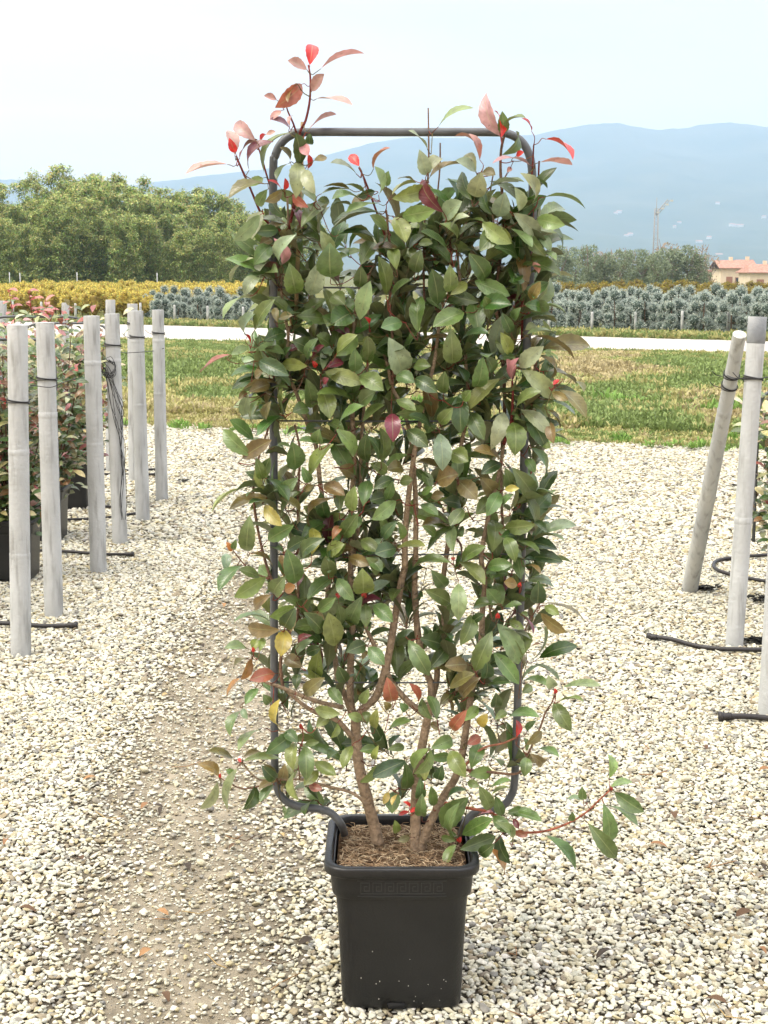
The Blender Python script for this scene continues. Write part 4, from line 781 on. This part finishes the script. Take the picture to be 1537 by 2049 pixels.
# ---------------------------------------------------------------- irrigation hoses
def hose(pix, rad, label, end=None, zz=-.006, name="irrigation_hose"):
    pts = [G(x, y, zz) + Vector((0, 0, .004 * math.sin(i * 2.1))) for i, (x, y) in enumerate(pix)]; b = pts[0].copy()
    o = empty(name, b, label, "hose", "black irrigation hoses on the gravel")
    mb = MB(); q = smooth_path([p - b for p in pts], 6); mb.tube(q, rad, 10); h = mb.build("hose", M_HOSE, o)
    for e_ in (end or ()):
        i, j = (0, 1) if e_ == 0 else (-1, -2); d = (q[i] - q[j]).normalized()
        mb = MB(); mb.tube([q[i] - d * .03, q[i] - d * .028, q[i] - d * .004, q[i], q[i] + d * .004, q[i] + d * .016], [rad * 1.1, rad * 1.3, rad * 1.3, rad * 1.3, rad * 1.75, rad * 1.7], 12); mb.build("end_cap", M_HOSE, o)
    return o
hose([(1303, 1274), (1340, 1280), (1400, 1292), (1460, 1299), (1560, 1302)], .0095, "dark brown hose ending left of the upright right post", (0,))
hose([(1447, 1434), (1490, 1435), (1560, 1436), (1620, 1430)], .0105, "short black hose end at the bottom right edge", (0,))
hose([(1580, 1108), (1500, 1114), (1445, 1118), (1428, 1128), (1437, 1142), (1480, 1152), (1560, 1168)], .0095, "curved black hose loop behind the upright right post")
hose([(-60, 1246), (20, 1249), (90, 1251), (148, 1251)], .0100, "black hose with end cap crossing behind the nearest left post", (-1,))
hose([(60, 1100), (125, 1104), (200, 1107), (262, 1109)], .0085, "black hose with end cap crossing behind the post without wire", (-1,))
hose([(60, 1046), (125, 1041), (200, 1036), (272, 1027)], .0085, "black hose running from the pots to the wired left posts")
hose([(60, 1012), (130, 1011), (224, 1013)], .0080, "thin black hose stopping at the post with hanging wires")
hose([(110, 937), (170, 938), (240, 940), (310, 939)], .0085, "farthest black hose on the left, reaching the last post")
hose([(110, 948), (170, 947), (250, 949), (308, 949)], .0085, "second farthest black hose on the left, ending at the last post", (-1,))
# rising feeder bend
def free_tube(pts, rad, name, label, cat, m, n=8):
    pts = [Vector(p) for p in pts]; b = pts[0].copy(); mb = MB(); mb.tube(smooth_path([p - b for p in pts], 5), rad, n)
    o = mb.build(name, m); o.location = b; return tag(o, label, cat)
y_ = G(130, 1000).y
free_tube([P(126, 1000, y_), P(134, 990, y_), P(137, 975, y_), P(136, 945, y_), P(137, 925, y_)], .008, "feeder_pipe", "bent black feeder pipe rising beside the left shrubs", "pipe", M_HOSE)
# wires between posts
a1 = G(240, 1079).y; a2 = G(286, 1033).y; a3 = G(324, 994).y
free_tube([P(238, 704, a1), P(255, 706, a2 - .3), P(288, 704, a2 - .05), P(308, 702, a3), P(328, 697, a3 - .05)], .0022, "tie_wire", "black wire joining the two farthest posts of the left row", "wire", M_WIRE, 5)
free_tube([P(60, 770, 6.7), P(100, 775, 6.7), P(125, 766, 6.75), P(150, 757, 7.0)], .0020, "tie_wire", "black wire running right from the streaked second post", "wire", M_WIRE, 5)
y5 = G(1470, 1281).y
free_tube([P(1455, 751, y5 + .2), P(1470, 757, y5 - .04), P(1500, 757, y5 - .05), P(1530, 756, y5), P(1580, 740, y5 + .3)], .0024, "tie_wire", "black wire lashing the leaning and upright right posts together", "wire", M_WIRE, 5)
mb = MB(); rr_ = random.Random(4)
def wp(x, y, d=0): return P(x, y, a1 - .06 + d)
for q in range(9):
    x0 = 205 + rr_.uniform(-4, 10); y0 = 722 + rr_.uniform(-4, 14); p = []
    ex = 250 + rr_.uniform(-8, 3); ey = rr_.choice([860, 960, 1040, 1060])
    for k in range(9):
        t = k / 8; p.append(wp(x0 + (ex - x0) * min(1, t * 1.8) + rr_.uniform(-4, 4), y0 + (ey - y0) * t, rr_.uniform(-.01, .03)))
    mb.tube(smooth_path(p, 4), .0018, 4)
for q in range(7):
    p = [wp(215 + 16 * math.cos(k * .8 + q) + rr_.uniform(-5, 5), 735 + 16 * math.sin(k * .8 + q) + rr_.uniform(-6, 6), rr_.uniform(-.03, .03)) for k in range(8)]
    mb.tube(smooth_path(p, 4), .0018, 4)
tag(mb.build("wire_tangle", M_WIRE), "tangle of thin black wire hanging on the fourth left post", "wire")

# ---------------------------------------------------------------- potted shrubs behind the left posts and at the right edge
M_LEAF2 = M_LEAF
def side_shrub(x, y, h, wid, n, label, seed, top_red=True, trellis=True, potk=1.0):
    r = random.Random(seed); o = empty("potted_shrub", (x, y, -.016), label, "potted shrub", "variegated shrubs in pots behind the posts")
    p_ = make_pot(o, potk, False)
    mb = MB(); loft(mb, [rsq(.14 * potk, .04 * potk, .285 * potk), rsq(.03, .01, .29 * potk)], True); mb.build("soil", M_SOIL, o)
    st = MB(); gl = MB(); rl = MB(); st_pts = []
    for s in range(11):
        a = r.uniform(-1, 1); top = Vector((a * wid * .9, r.uniform(-.22, .22), h * r.uniform(.75, 1.0)))
        p = smooth_path([Vector((a * .08, r.uniform(-.05, .05), .3)), Vector((a * wid * .6, top.y * .6, h * .5)), top], 8); st.tube(p, [.006 - .004 * i / (len(p) - 1) for i in range(len(p))], 5, (.12, .06, .04)); st_pts += p
    for q in range(n):
        b_ = r.choice(st_pts) + Vector((r.uniform(-.13, .13), r.uniform(-.12, .12), r.uniform(-.08, .08)))
        b_.z = max(b_.z, .12 + .3 * r.random())
        an = r.uniform(0, 6.28); up = r.uniform(-.5, .9); d = Vector((math.cos(an), math.sin(an), up)).normalized(); ln = r.uniform(.055, .09)
        tp = (b_.z / h) ** 3
        if r.random() < .05 + .16 * tp * top_red: c = r.choice([(.42, .12, .10), (.30, .06, .05), (.45, .22, .20)]); tg = rl
        else: c = r.choice([(.06, .12, .03), (.09, .15, .045), (.05, .09, .025), (.36, .37, .17), (.48, .46, .27), (.13, .19, .06), (.18, .10, .04)]); tg = gl
        leaf(tg, b_, b_ + d * ln, ln * r.uniform(.36, .46), Vector((r.uniform(-.5, .5), -.6, 1)), jit(c, r), fold=.25, droop=.12, nl=6, nu=2, serr=0, wav=.02, twist=r.uniform(-.5, .5))
    if top_red:
        for q in range(3):
            b0 = Vector((r.uniform(-wid, wid) * .7, r.uniform(-.1, .1), h * .97)); t0 = b0 + Vector((r.uniform(-.1, .1), 0, r.uniform(.1, .2))); st.tube([b0, b0.lerp(t0, .5), t0], [.003, .0025, .0015], 5, (.25, .04, .03))
            for k in range(8):
                b_ = b0.lerp(t0, .3 + .1 * k); an = r.uniform(0, 6.28); d = Vector((math.cos(an), math.sin(an), r.uniform(-.2, .6))).normalized()
                leaf(rl, b_, b_ + d * r.uniform(.05, .08), .03, Vector((0, -.5, 1)), jit((.45, .14, .12), r), nl=6, nu=2, serr=0)
    st.build("stems", M_BARK, o); gl.build("foliage", M_LEAF, o); rl.build("red_leaves", M_LEAF, o)
    if trellis:
        mb = MB(); W = wid * .85; mb.tube(smooth_path([Vector((-W, .02, .3)), Vector((-W, .02, .8)), Vector((-W, .02, h - .1)), Vector((-W + .05, .02, h - .01)), Vector((0, .02, h)), Vector((W - .05, .02, h - .01)), Vector((W, .02, h - .1)), Vector((W, .02, .8)), Vector((W, .02, .3))], 4), .008, 8)
        mb.build("trellis_hoop", M_TUBE, o)
    return o
side_shrub(-1.93, 7.62, 1.22, .30, 1700, "nearest variegated shrub in a black pot behind the first two left posts", 21)
side_shrub(-2.02, 8.75, 1.30, .34, 1700, "variegated shrub with the tallest red shoots, between the left posts", 22)
side_shrub(-2.10, 9.95, 1.22, .32, 1100, "variegated shrub farthest back behind the post with hanging wires", 23, top_red=False)
side_shrub(-2.42, 6.75, 1.15, .30, 1300, "variegated shrub cut by the left edge of the photo", 24)
side_shrub(2.0, 6.95, 1.02, .30, 1400, "dark green shrub cut by the right edge behind the upright post", 25, top_red=False)

# ---------------------------------------------------------------- nursery rows beyond the road
def clump_ball(mb, c, r, n, cols, rr, size, flat=1.0):
    for _ in range(n):
        z = rr.uniform(-.75, 1); a = rr.uniform(0, 6.28); q = math.sqrt(max(0, 1 - z * z)); d = Vector((q * math.cos(a), q * math.sin(a), z * flat))
        p = c + d * r * rr.uniform(.72, 1.04); t = (d + Vector((rr.uniform(-.8, .8), rr.uniform(-.8, .8), rr.uniform(-.5, .9)))).normalized(); s = t.cross(Vector((rr.uniform(-1, 1), rr.uniform(-1, 1), rr.uniform(-1, 1)))).normalized()
        L1 = size * rr.uniform(.6, 1.5); w_ = L1 * .28; k = rr.uniform(.65, 1.3); cc = rr.choice(cols); cc = tuple(v * k for v in cc)
        mb.add([p - s * w_, p + s * w_, p + t * L1 + s * w_ * .3, p + t * L1 - s * w_ * .3], [(0, 1, 2, 3)], cc)
def core(mb, c, r, col, seed):
    bm = bmesh.new(); bmesh.ops.create_icosphere(bm, subdivisions=2, radius=1)
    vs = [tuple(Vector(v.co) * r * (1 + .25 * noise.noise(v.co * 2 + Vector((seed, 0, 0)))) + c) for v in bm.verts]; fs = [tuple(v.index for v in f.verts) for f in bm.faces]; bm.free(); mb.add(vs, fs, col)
def pompom(seed):
    r = random.Random(seed); o = bpy.data.objects.new("blue_conifer", None); COL.objects.link(o)
    tr = MB(); fo = MB(); cols = [(.42, .49, .44), (.52, .58, .54), (.32, .39, .34), (.56, .60, .50)]
    tr.tube([(0, 0, 0), (.02, 0, .5), (0, .02, 1.0)], [.025, .02, .012], 5, (.13, .09, .06))
    k = 0
    for zc, n_, rr_, br in ((.17, 3, .30, .165), (.46, 3, .29, .17), (.76, 3, .24, .165), (1.03, 1, .0, .18)):
        for i in range(n_):
            a = 6.28 * i / n_ + r.uniform(-.5, .5); c = Vector((rr_ * math.cos(a), rr_ * math.sin(a), zc + r.uniform(-.06, .06))); q = br * r.uniform(.8, 1.2)
            tr.tube([(0, 0, zc - .1), tuple(c)], [.012, .006], 4, (.12, .08, .05))
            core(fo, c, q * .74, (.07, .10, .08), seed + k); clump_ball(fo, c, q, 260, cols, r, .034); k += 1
    tr.build("trunk", M_BARK, o); fo.build("foliage", M_FOL, o); return o
def golden(seed, cols, dark, name="golden_conifer"):
    r = random.Random(seed); o = bpy.data.objects.new(name, None); COL.objects.link(o); tr = MB(); fo = MB()
    tr.tube([(0, 0, 0), (0, 0, .5)], [.03, .015], 5, (.13, .09, .06))
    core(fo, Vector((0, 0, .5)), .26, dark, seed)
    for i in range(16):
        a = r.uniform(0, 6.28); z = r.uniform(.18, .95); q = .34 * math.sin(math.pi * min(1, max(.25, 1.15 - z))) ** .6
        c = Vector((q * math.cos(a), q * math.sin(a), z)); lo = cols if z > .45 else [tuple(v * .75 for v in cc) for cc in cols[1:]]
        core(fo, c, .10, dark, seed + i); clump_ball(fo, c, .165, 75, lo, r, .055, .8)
    tr.build("trunk", M_BARK, o); fo.build("foliage", M_FOL, o); return o
def place(protos, spots, label, cat, group, name=None):
    used = set()
    for i, (x, y, s, rz) in enumerate(spots):
        k = i % len(protos); o = protos[k] if k not in used else None
        if o is None: o = copy_one(protos[k])
        used.add(k); o.location = (x, y, gz(y)); o.scale = (s, s, s * random.uniform(.92, 1.08)); o.rotation_euler = (0, 0, rz); tag(o, label, cat, group)
def copy_one(src):
    c = src.copy(); COL.objects.link(c); c.parent = None
    for ch in list(src.children): d = ch.copy(); COL.objects.link(d); d.parent = c
    return c
def in_view(px, x0, x1): return x0 <= px <= x1
row0 = lambda x: road_far(x) + 2.6               # first row follows the verge
sp = []
for k in range(8):
    x = -9.5
    while x < 14:
        y = row0(x) + 1.05 * k + random.uniform(-.12, .12); px = CX + x / y * F
        ok = px > 1035 and px < 1600 or (285 + 25 * (k % 2) < px < 545 and k < 4) or (545 <= px <= 1035 and k < 2)
        if ok: sp.append((x + random.uniform(-.1, .1), y, random.uniform(.70, .93) * (1 if px > 900 else .94), random.uniform(0, 6.28)))
        x += .66
print("BLUE", len(sp))
place([pompom(i) for i in (1, 2, 3, 4)], sp, "blue grey conifer clipped into balls in the rows beyond the road", "shrub", "blue grey clipped conifers beyond the road")
Ycol = [(.80, .66, .16), (.68, .54, .13), (.50, .44, .11), (.36, .38, .11)]; Ocol = [(.36, .28, .06), (.30, .24, .05), (.24, .20, .05), (.17, .18, .04)]
sp = []
for k in range(17):
    x = -20
    while x < 0:
        y = row0(min(x, -2)) + .9 + 1.5 * k * (1 + .03 * k) + random.uniform(-.15, .15); px = CX + x / y * F
        if -60 < px < (300 if k < 3 else 560): sp.append((x + random.uniform(-.12, .12), y, random.uniform(.84, .98), random.uniform(0, 6.28)))
        x += .9
sp = sp[:]
print("GOLD", len(sp))
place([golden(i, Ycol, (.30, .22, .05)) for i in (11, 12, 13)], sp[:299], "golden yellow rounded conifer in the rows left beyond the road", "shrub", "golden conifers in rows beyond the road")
sp = []
for y in (53, 56, 60, 66, 73, 81):
    x = 4.6 * y / 50
    while x < y * .275:
        px = CX + x / y * F
        if px > 1040: sp.append((x, y + random.uniform(-.3, .3), random.uniform(.85, 1.1), random.uniform(0, 6.28)))
        x += 1.0
print("OCHRE", len(sp))
place([golden(i, Ocol, (.14, .11, .04), "ochre_conifer") for i in (31, 32)], sp, "ochre brown rounded conifer in the thin rows behind the blue grey ones", "shrub", "ochre conifers behind the blue grey rows")
# white fence posts along the far verge
def small_post(x, y, h, label, grp):
    mb = MB(); mb.tube([(0, 0, -.02), (0, 0, h - .01), (0, 0, h)], [.036, .034, .028], 10, (1.25, 1.25, 1.22)); o = mb.build("fence_post", M_POST); o.location = (x, y, 0); tag(o, label, "post", grp)
for px, py, ty in ((27, 640, 600), (84, 643, 604), (152, 645, 607), (282, 648, 606), (350, 647, 610), (416, 650, 612), (487, 653, 614), (1098, 666, 626), (1184, 668, 624), (1271, 669, 624), (1364, 671, 622), (1456, 672, 624), (1545, 674, 624)):
    p = G(px, py); h = P(px, ty, p.y).z; small_post(p.x, p.y, h, "thin pale post on the grass verge in front of the conifer rows", "pale posts along the far verge")
for px, py, ty in ((1385, 655, 614), (1248, 650, 612), (155, 560, 545), (315, 560, 546), (41, 560, 546), (20, 560, 545)):
    p = G(px, max(py, 575)); 
    if py < 570: p = P(px, 575, 90); p.z = gz(90)
    h = P(px, ty, p.y).z - p.z; mb = MB(); mb.tube([(0, 0, 0), (0, 0, h)], .03, 8, (1.2, 1.2, 1.2)); o = mb.build("fence_post", M_POST); o.location = (p.x, p.y, p.z)
    tag(o, "pale stake standing among the rows behind the verge", "post", "pale stakes among the conifer rows")

# ---------------------------------------------------------------- bamboo grove
def bamboo(seed, H):
    r = random.Random(seed); o = bpy.data.objects.new("bamboo_clump", None); COL.objects.link(o); tr = MB(); fo = MB()
    cols = [(.24, .32, .11), (.33, .40, .14), (.43, .47, .17), (.14, .20, .08), (.52, .53, .21)]
    for q in range(15):
        a = r.uniform(0, 6.28); rad = r.uniform(.2, 1.9); hh = H * r.uniform(.5, 1.0); lean = r.uniform(.3, 1.6)
        b = Vector((rad * math.cos(a), rad * math.sin(a), 0)); t = b + Vector((math.cos(a) * lean, math.sin(a) * lean, hh)); m_ = b.lerp(t, .55) + Vector((0, 0, .05 * hh))
        tip = t + Vector((math.cos(a) * .7, math.sin(a) * .7, -.25)); p = smooth_path([b, m_, t, tip], 8); tr.tube(p, [.05 - .04 * i / (len(p) - 1) for i in range(len(p))], 4, (.20, .22, .08))
        for k in range(90):                          # feathery leader
            g_ = r.uniform(0, 1); w2 = .55 * (1 - g_) + .05; c = t + Vector((math.cos(a) * .25 * g_, math.sin(a) * .25 * g_, -1.2 + 2.1 * g_)); an = r.uniform(0, 6.28)
            d = Vector((math.cos(an), math.sin(an), r.uniform(-.5, .6))).normalized(); p0 = c + d * r.uniform(0, w2); L1 = r.uniform(.15, .32); s = d.cross(Vector((0, 0, 1))).normalized(); cc = tuple(v * r.uniform(.8, 1.2) for v in r.choice(cols[1:]))
            fo.add([p0 - s * L1 * .16, p0 + s * L1 * .16, p0 + d * L1 + s * .01, p0 + d * L1 - s * .01], [(0, 1, 2, 3)], cc)
        for k in range(34):
            f = r.uniform(.02, 1); c = p[min(len(p) - 1, int(f * (len(p) - 1)))] + Vector((r.uniform(-1, 1), r.uniform(-1, 1), r.uniform(-.3, .3))) * (1.5 * (1.12 - f))
            lp = f > .7; tone = r.uniform(.75, 1.25)
            if f > .72: c += Vector((0, 0, r.uniform(0, .5)))
            for z in range(24):
                d = Vector((r.uniform(-1, 1), r.uniform(-1, 1), r.uniform(-1.0, .5))).normalized(); p0 = c + Vector((r.gauss(0, .22), r.gauss(0, .22), r.gauss(0, .16))); s = d.cross(Vector((r.uniform(-1, 1), r.uniform(-1, 1), 1))).normalized()
                L1 = r.uniform(.15, .36); w_ = L1 * .22; cc = r.choice(cols[1:] if lp else cols[:4]); cc = tuple(v * tone * r.uniform(.8, 1.2) for v in cc)
                fo.add([p0 - s * w_, p0 + s * w_, p0 + d * L1 + s * w_ * .2, p0 + d * L1 - s * w_ * .2], [(0, 1, 2, 3)], cc)
    tr.build("culms", M_BARK, o); fo.build("foliage", M_FOL, o); return o
prot = [bamboo(i, 10.0) for i in (51, 52, 53, 54)]
TOPS = [(-300, 380), (-100, 372), (0, 368), (40, 374), (75, 366), (110, 350), (145, 338), (215, 340), (262, 348), (300, 362), (340, 364), (375, 380), (430, 380), (455, 394), (520, 402), (620, 410)]
spots = []; px = -330
while px < 560:
    for row in (0, 1, 2):
        Y = 114 + row * 7 + random.uniform(-2, 2); q = px + random.uniform(-18, 18) + row * 25
        top = np.interp(q, [a for a, b in TOPS], [b for a, b in TOPS]) + random.uniform(4, 16) + (60, 24, 0)[row]
        H = P(q, top, Y).z - gz(Y); spots.append((P(q, 540, Y).x, Y, H / 10.2, random.uniform(0, 6.28)))
    px += 40
print("BAMBOO", len(spots))
place(prot, spots, "tall feathery bamboo in the grove behind the golden rows", "bamboo", "bamboo grove behind the golden rows")
for px, Y in [(q, 113) for q in range(-320, 575, 38)]:   # low evergreen skirt of the grove
    pass

# ---------------------------------------------------------------- grey green trees on the right
def olive(seed, bare=False):
    r = random.Random(seed); o = bpy.data.objects.new("bare_tree" if bare else "silver_tree", None); COL.objects.link(o); tr = MB(); fo = MB()
    tr.tube([(0, 0, 0), (.05, 0, 1.2), (0, .05, 2.2)], [.09, .07, .04], 6, (.22, .18, .15))
    for q in range(16 if bare else 9):
        a = r.uniform(0, 6.28); h = r.uniform(1.0, 2.0); e_ = Vector((math.cos(a) * r.uniform(.5, 1.1), math.sin(a) * r.uniform(.5, 1.1), r.uniform(2.4, 4.2 if not bare else 4.6))); tr.tube(smooth_path([(0, 0, h), Vector((0, 0, h)).lerp(e_, .5) + Vector((.1, .1, -.1)), e_], 4), [.04] * 4 + [.02] * 5, 4, (.26, .19, .16))
    cols = [(.25, .30, .18), (.32, .37, .25), (.19, .24, .14)] if not bare else [(.42, .32, .24), (.34, .28, .18)]
    for q in range(46 if not bare else 24):
        a = r.uniform(0, 6.28); z = r.uniform(.7, 3.9); rad = 1.15 * math.sin(math.pi * min(1, max(0, (z - .2) / 4.2))) ** .7 * math.sqrt(r.random())
        c = Vector((rad * math.cos(a), rad * math.sin(a), z)); clump_ball(fo, c, .36, 60 if not bare else 22, cols, r, .15)
    tr.build("trunk", M_BARK, o); fo.build("crown", M_FOL, o); return o
sil = [olive(i) for i in (61, 62, 63)]; bar = [olive(i, True) for i in (64, 65)]
SIL = [(1060, 497), (1084, 500), (1120, 492), (1150, 503), (1178, 498), (1213, 502), (1240, 508), (1262, 496), (1286, 500), (1316, 504), (1336, 492), (1352, 506), (1376, 500), (1400, 510), (1040, 505), (1195, 508), (1105, 508), (1300, 512)]
spots = []
for px, ty in SIL:
    Y = 140 + random.uniform(-8, 8); H = P(px, ty, Y).z - gz(Y); spots.append((P(px, 540, Y).x, Y, H / 4.1, random.uniform(0, 6.28)))
place(sil, spots, "grey green bushy tree in the line right of the shrub", "tree", "grey green trees in front of the mountain")
spots = []
for px, ty in ((1195, 487), (1232, 490), (1335, 483), (1396, 482), (1418, 497), (1345, 490)):
    Y = 152 + random.uniform(-5, 5); H = P(px, ty, Y).z - gz(Y); spots.append((P(px, 540, Y).x, Y, H / 4.6, random.uniform(0, 6.28)))
place(bar, spots, "half bare pinkish tree standing among the grey green trees", "tree", "half bare trees among the grey green ones")

# ---------------------------------------------------------------- floodlight mast
M_STEEL = mat("galvanised_steel", (.32, .30, .29), .5, .5, var=.2)
Ym = 240; pm = P(1311, 520, Ym); zb = gz(Ym); zt = P(1311, 398, Ym).z - zb; m0 = empty("floodlight_mast", (pm.x, Ym, zb), "slim lattice mast with a tilted head of floodlights against the mountain", "mast")
mb = MB(); lw = .42
for sx, sy in ((-1, -1), (1, -1), (1, 1), (-1, 1)): mb.tube([(sx * lw, sy * lw, 0), (sx * lw * .6, sy * lw * .6, zt - 1.5)], .045, 5)
nb = 16
for k in range(nb):
    z0 = (zt - 1.5) * k / nb; z1 = (zt - 1.5) * (k + 1) / nb; w0 = lw * (1 - .4 * k / nb); w1 = lw * (1 - .4 * (k + 1) / nb)
    for sx, sy, tx, ty in ((-1, -1, 1, -1), (1, -1, 1, 1), (1, 1, -1, 1), (-1, 1, -1, -1)): mb.tube([(sx * w0, sy * w0, z0), (tx * w1, ty * w1, z1)], .025, 4); mb.tube([(sx * w1, sy * w1, z1), (tx * w1, ty * w1, z1)], .02, 4)
mb.build("lattice", M_STEEL, m0)
mb = MB(); mb.tube([(-.2, 0, zt - 2.4), (1.7, 0, zt - .1)], .07, 6); mb.tube([(.15, 0, zt - 2.5), (2.05, 0, zt - .2)], .05, 6); mb.tube([(.0, 0, zt - 2.6), (.0, 0, zt + .2)], .05, 5); [mb.tube([(-.2 + .35 * q, 0, zt - 2.4 + .42 * q), (.25 + .35 * q, 0, zt - 2.4 + .42 * q)], .04, 4) for q in range(6)]; mb.build("head_arm", M_STEEL, m0)
M_LAMP = mat("lamp_housing", (.55, .55, .52), .4, .5)
for k in range(4):
    mb = MB(); x = -.3 + k * .7; mb.box(x + .3, x + .75, -.25, .15, zt - 2.2 + k * .6, zt - 1.95 + k * .6); mb.build("floodlight", M_LAMP, m0, smooth=False)

# ---------------------------------------------------------------- houses
M_WALL = mat("cream_render", (.72, .60, .44), .9, .1, var=.08, vscale=1.2); M_ROOF = mat("terracotta_tiles", (.36, .20, .15), .85, .2, var=.3, vscale=2.5); M_GLASS = mat("window_glass", (.04, .05, .06), .1, .6); M_SHUT = mat("brown_shutter", (.33, .16, .10), .7)
def house(px, Y, wpx, eave, ridge_, dep, label, wins, annex=False, hip=.0):
    sc_ = Y / F; x0 = P(px, 540, Y).x; W = wpx * sc_; zb = gz(Y); H = P(px, eave, Y).z - zb; RH = P(px, ridge_, Y).z - zb
    o = empty("house", (x0, Y, zb), label, "house"); mb = MB(); mb.box(0, W, 0, dep, 0, H); wl = mb.build("wall", M_WALL, o, smooth=False)
    ov = .45; a = H - .05; hx = W * hip; mb = MB()
    v = [(-ov, -ov, a), (W + ov, -ov, a), (W + ov, dep + ov, a), (-ov, dep + ov, a), (hx - ov * (hip == 0), dep / 2, RH), (W - hx + ov * (hip == 0), dep / 2, RH)]
    v2 = [(q[0], q[1], q[2] + .14) for q in v]
    mb.add(v, [(0, 4, 5, 1), (2, 5, 4, 3), (0, 3, 4), (1, 5, 2)]); mb.add(v2, [(0, 1, 5, 4), (2, 3, 4, 5), (0, 4, 3), (1, 2, 5)])
    mb.add([v[0], v[1], v2[1], v2[0]], [(0, 1, 2, 3)]); mb.add([v[3], v[0], v2[0], v2[3]], [(0, 1, 2, 3)]); mb.add([v[1], v[2], v2[2], v2[1]], [(0, 1, 2, 3)])
    rf = mb.build("roof", M_ROOF, o, smooth=False)
    mb = MB(); mb.box(W * .62, W * .62 + .6, dep / 2 - .3, dep / 2 + .3, RH - .3, RH + .7); mb.build("chimney", M_WALL, rf, smooth=False)
    for fx, zc, w_, h_ in wins:
        cx_ = W * fx; mb = MB(); mb.box(cx_ - w_ / 2, cx_ + w_ / 2, -.06, .02, zc - h_ / 2, zc + h_ / 2); fr_ = mb.build("window", M_SHUT, o, smooth=False)
        mb = MB(); mb.box(cx_ - w_ / 2 + .14, cx_ + w_ / 2 - .14, -.075, -.062, zc - h_ / 2 + .12, zc + h_ / 2 - .12); mb.build("pane", M_GLASS if w_ < 1 else M_SHUT, fr_, smooth=False)
    return o
house(1443, 262, 40, 537, 522, 7.5, "cream two storey house with terracotta roof and brown shutters behind the rows", [(.42, 1.7, 1.1, 1.5), (.82, 1.7, .8, 1.3)])
house(1484, 266, 27, 537, 521, 7.0, "taller right wing of the cream house under the same red roof", [(.5, 1.9, .9, 1.9)])
house(1501, 250, 60, 546, 530, 8.0, "low cream house with wide red roof at the right edge of the photo", [(.35, 1.5, 1.2, 1.1), (.75, 1.5, 1.2, 1.1)], hip=.15)
house(1414, 272, 26, 549, 541, 6.0, "small pinkish outbuilding left of the cream house", [(.5, 1.2, .7, .9)])
M_FARB = mat("far_white_wall", (.5, .49, .47), .9)
for i, (px, py, w_) in enumerate([(1180, 425, 9), (1240, 425, 12), (1233, 428, 8), (1262, 472, 12), (1254, 474, 9), (1190, 476, 8), (1351, 455, 6), (1360, 447, 9), (1332, 425, 8), (1385, 503, 18), (1470, 452, 7), (1478, 453, 9), (1486, 452, 6), (1437, 408, 9), (1530, 436, 9), (1420, 478, 10), (1464, 451, 8), (1400, 487, 14), (1440, 512, 16)]):
    # on the mountain's foot: find the slope point seen at this pixel
    best = None
    for k in range(200):
        y = 2450 + k * 13; p = P(px, py, y); t = (y - 2500) / (YR - 2500)
        if t < 0: continue
        hx = px; hz = hill_pt(hx, t)[2]
        if hz >= p.z: best = Vector((p.x, y, hz)); break
    if best is None: best = P(px, py, 2450)
    W = w_ * best.y / F * .8; H = 2.4 * best.y / F; mb = MB(); mb.box(-W / 2, W / 2, 0, 12, -2, H)
    o = empty("far_building", best, "tiny white building at the foot of the hazy mountain", "building", "white buildings on the mountain foot"); mb.build("wall", M_FARB, o, smooth=False)
    mb = MB(); z = H; mb.add([(-W / 2 - .6, -.6, z), (W / 2 + .6, -.6, z), (W / 2 + .6, 12.6, z), (-W / 2 - .6, 12.6, z), (-W / 2, 6, z + 2), (W / 2, 6, z + 2)], [(0, 1, 5, 4), (2, 3, 4, 5), (0, 4, 3), (1, 2, 5), (3, 2, 1, 0)]); mb.build("roof", M_ROOF, o, smooth=False)

# ---------------------------------------------------------------- haze
mb = MB(); mb.box(-5200, 5200, -60, 6600, -8, 560); hz = mb.build("haze", None or mat("tmp"), smooth=False)
hm = bpy.data.materials.new("pale_air"); hm.use_nodes = True; n = hm.node_tree.nodes; n.clear(); ou = n.new('ShaderNodeOutputMaterial'); pv = n.new('ShaderNodeVolumePrincipled')
pv.inputs['Color'].default_value = (.54, .74, 1.0, 1); pv.inputs['Density'].default_value = HAZE; pv.inputs['Anisotropy'].default_value = .0
hm.node_tree.links.new(pv.outputs[0], ou.inputs['Volume']); hz.data.materials.clear(); hz.data.materials.append(hm); tag(hz, kind='stuff')
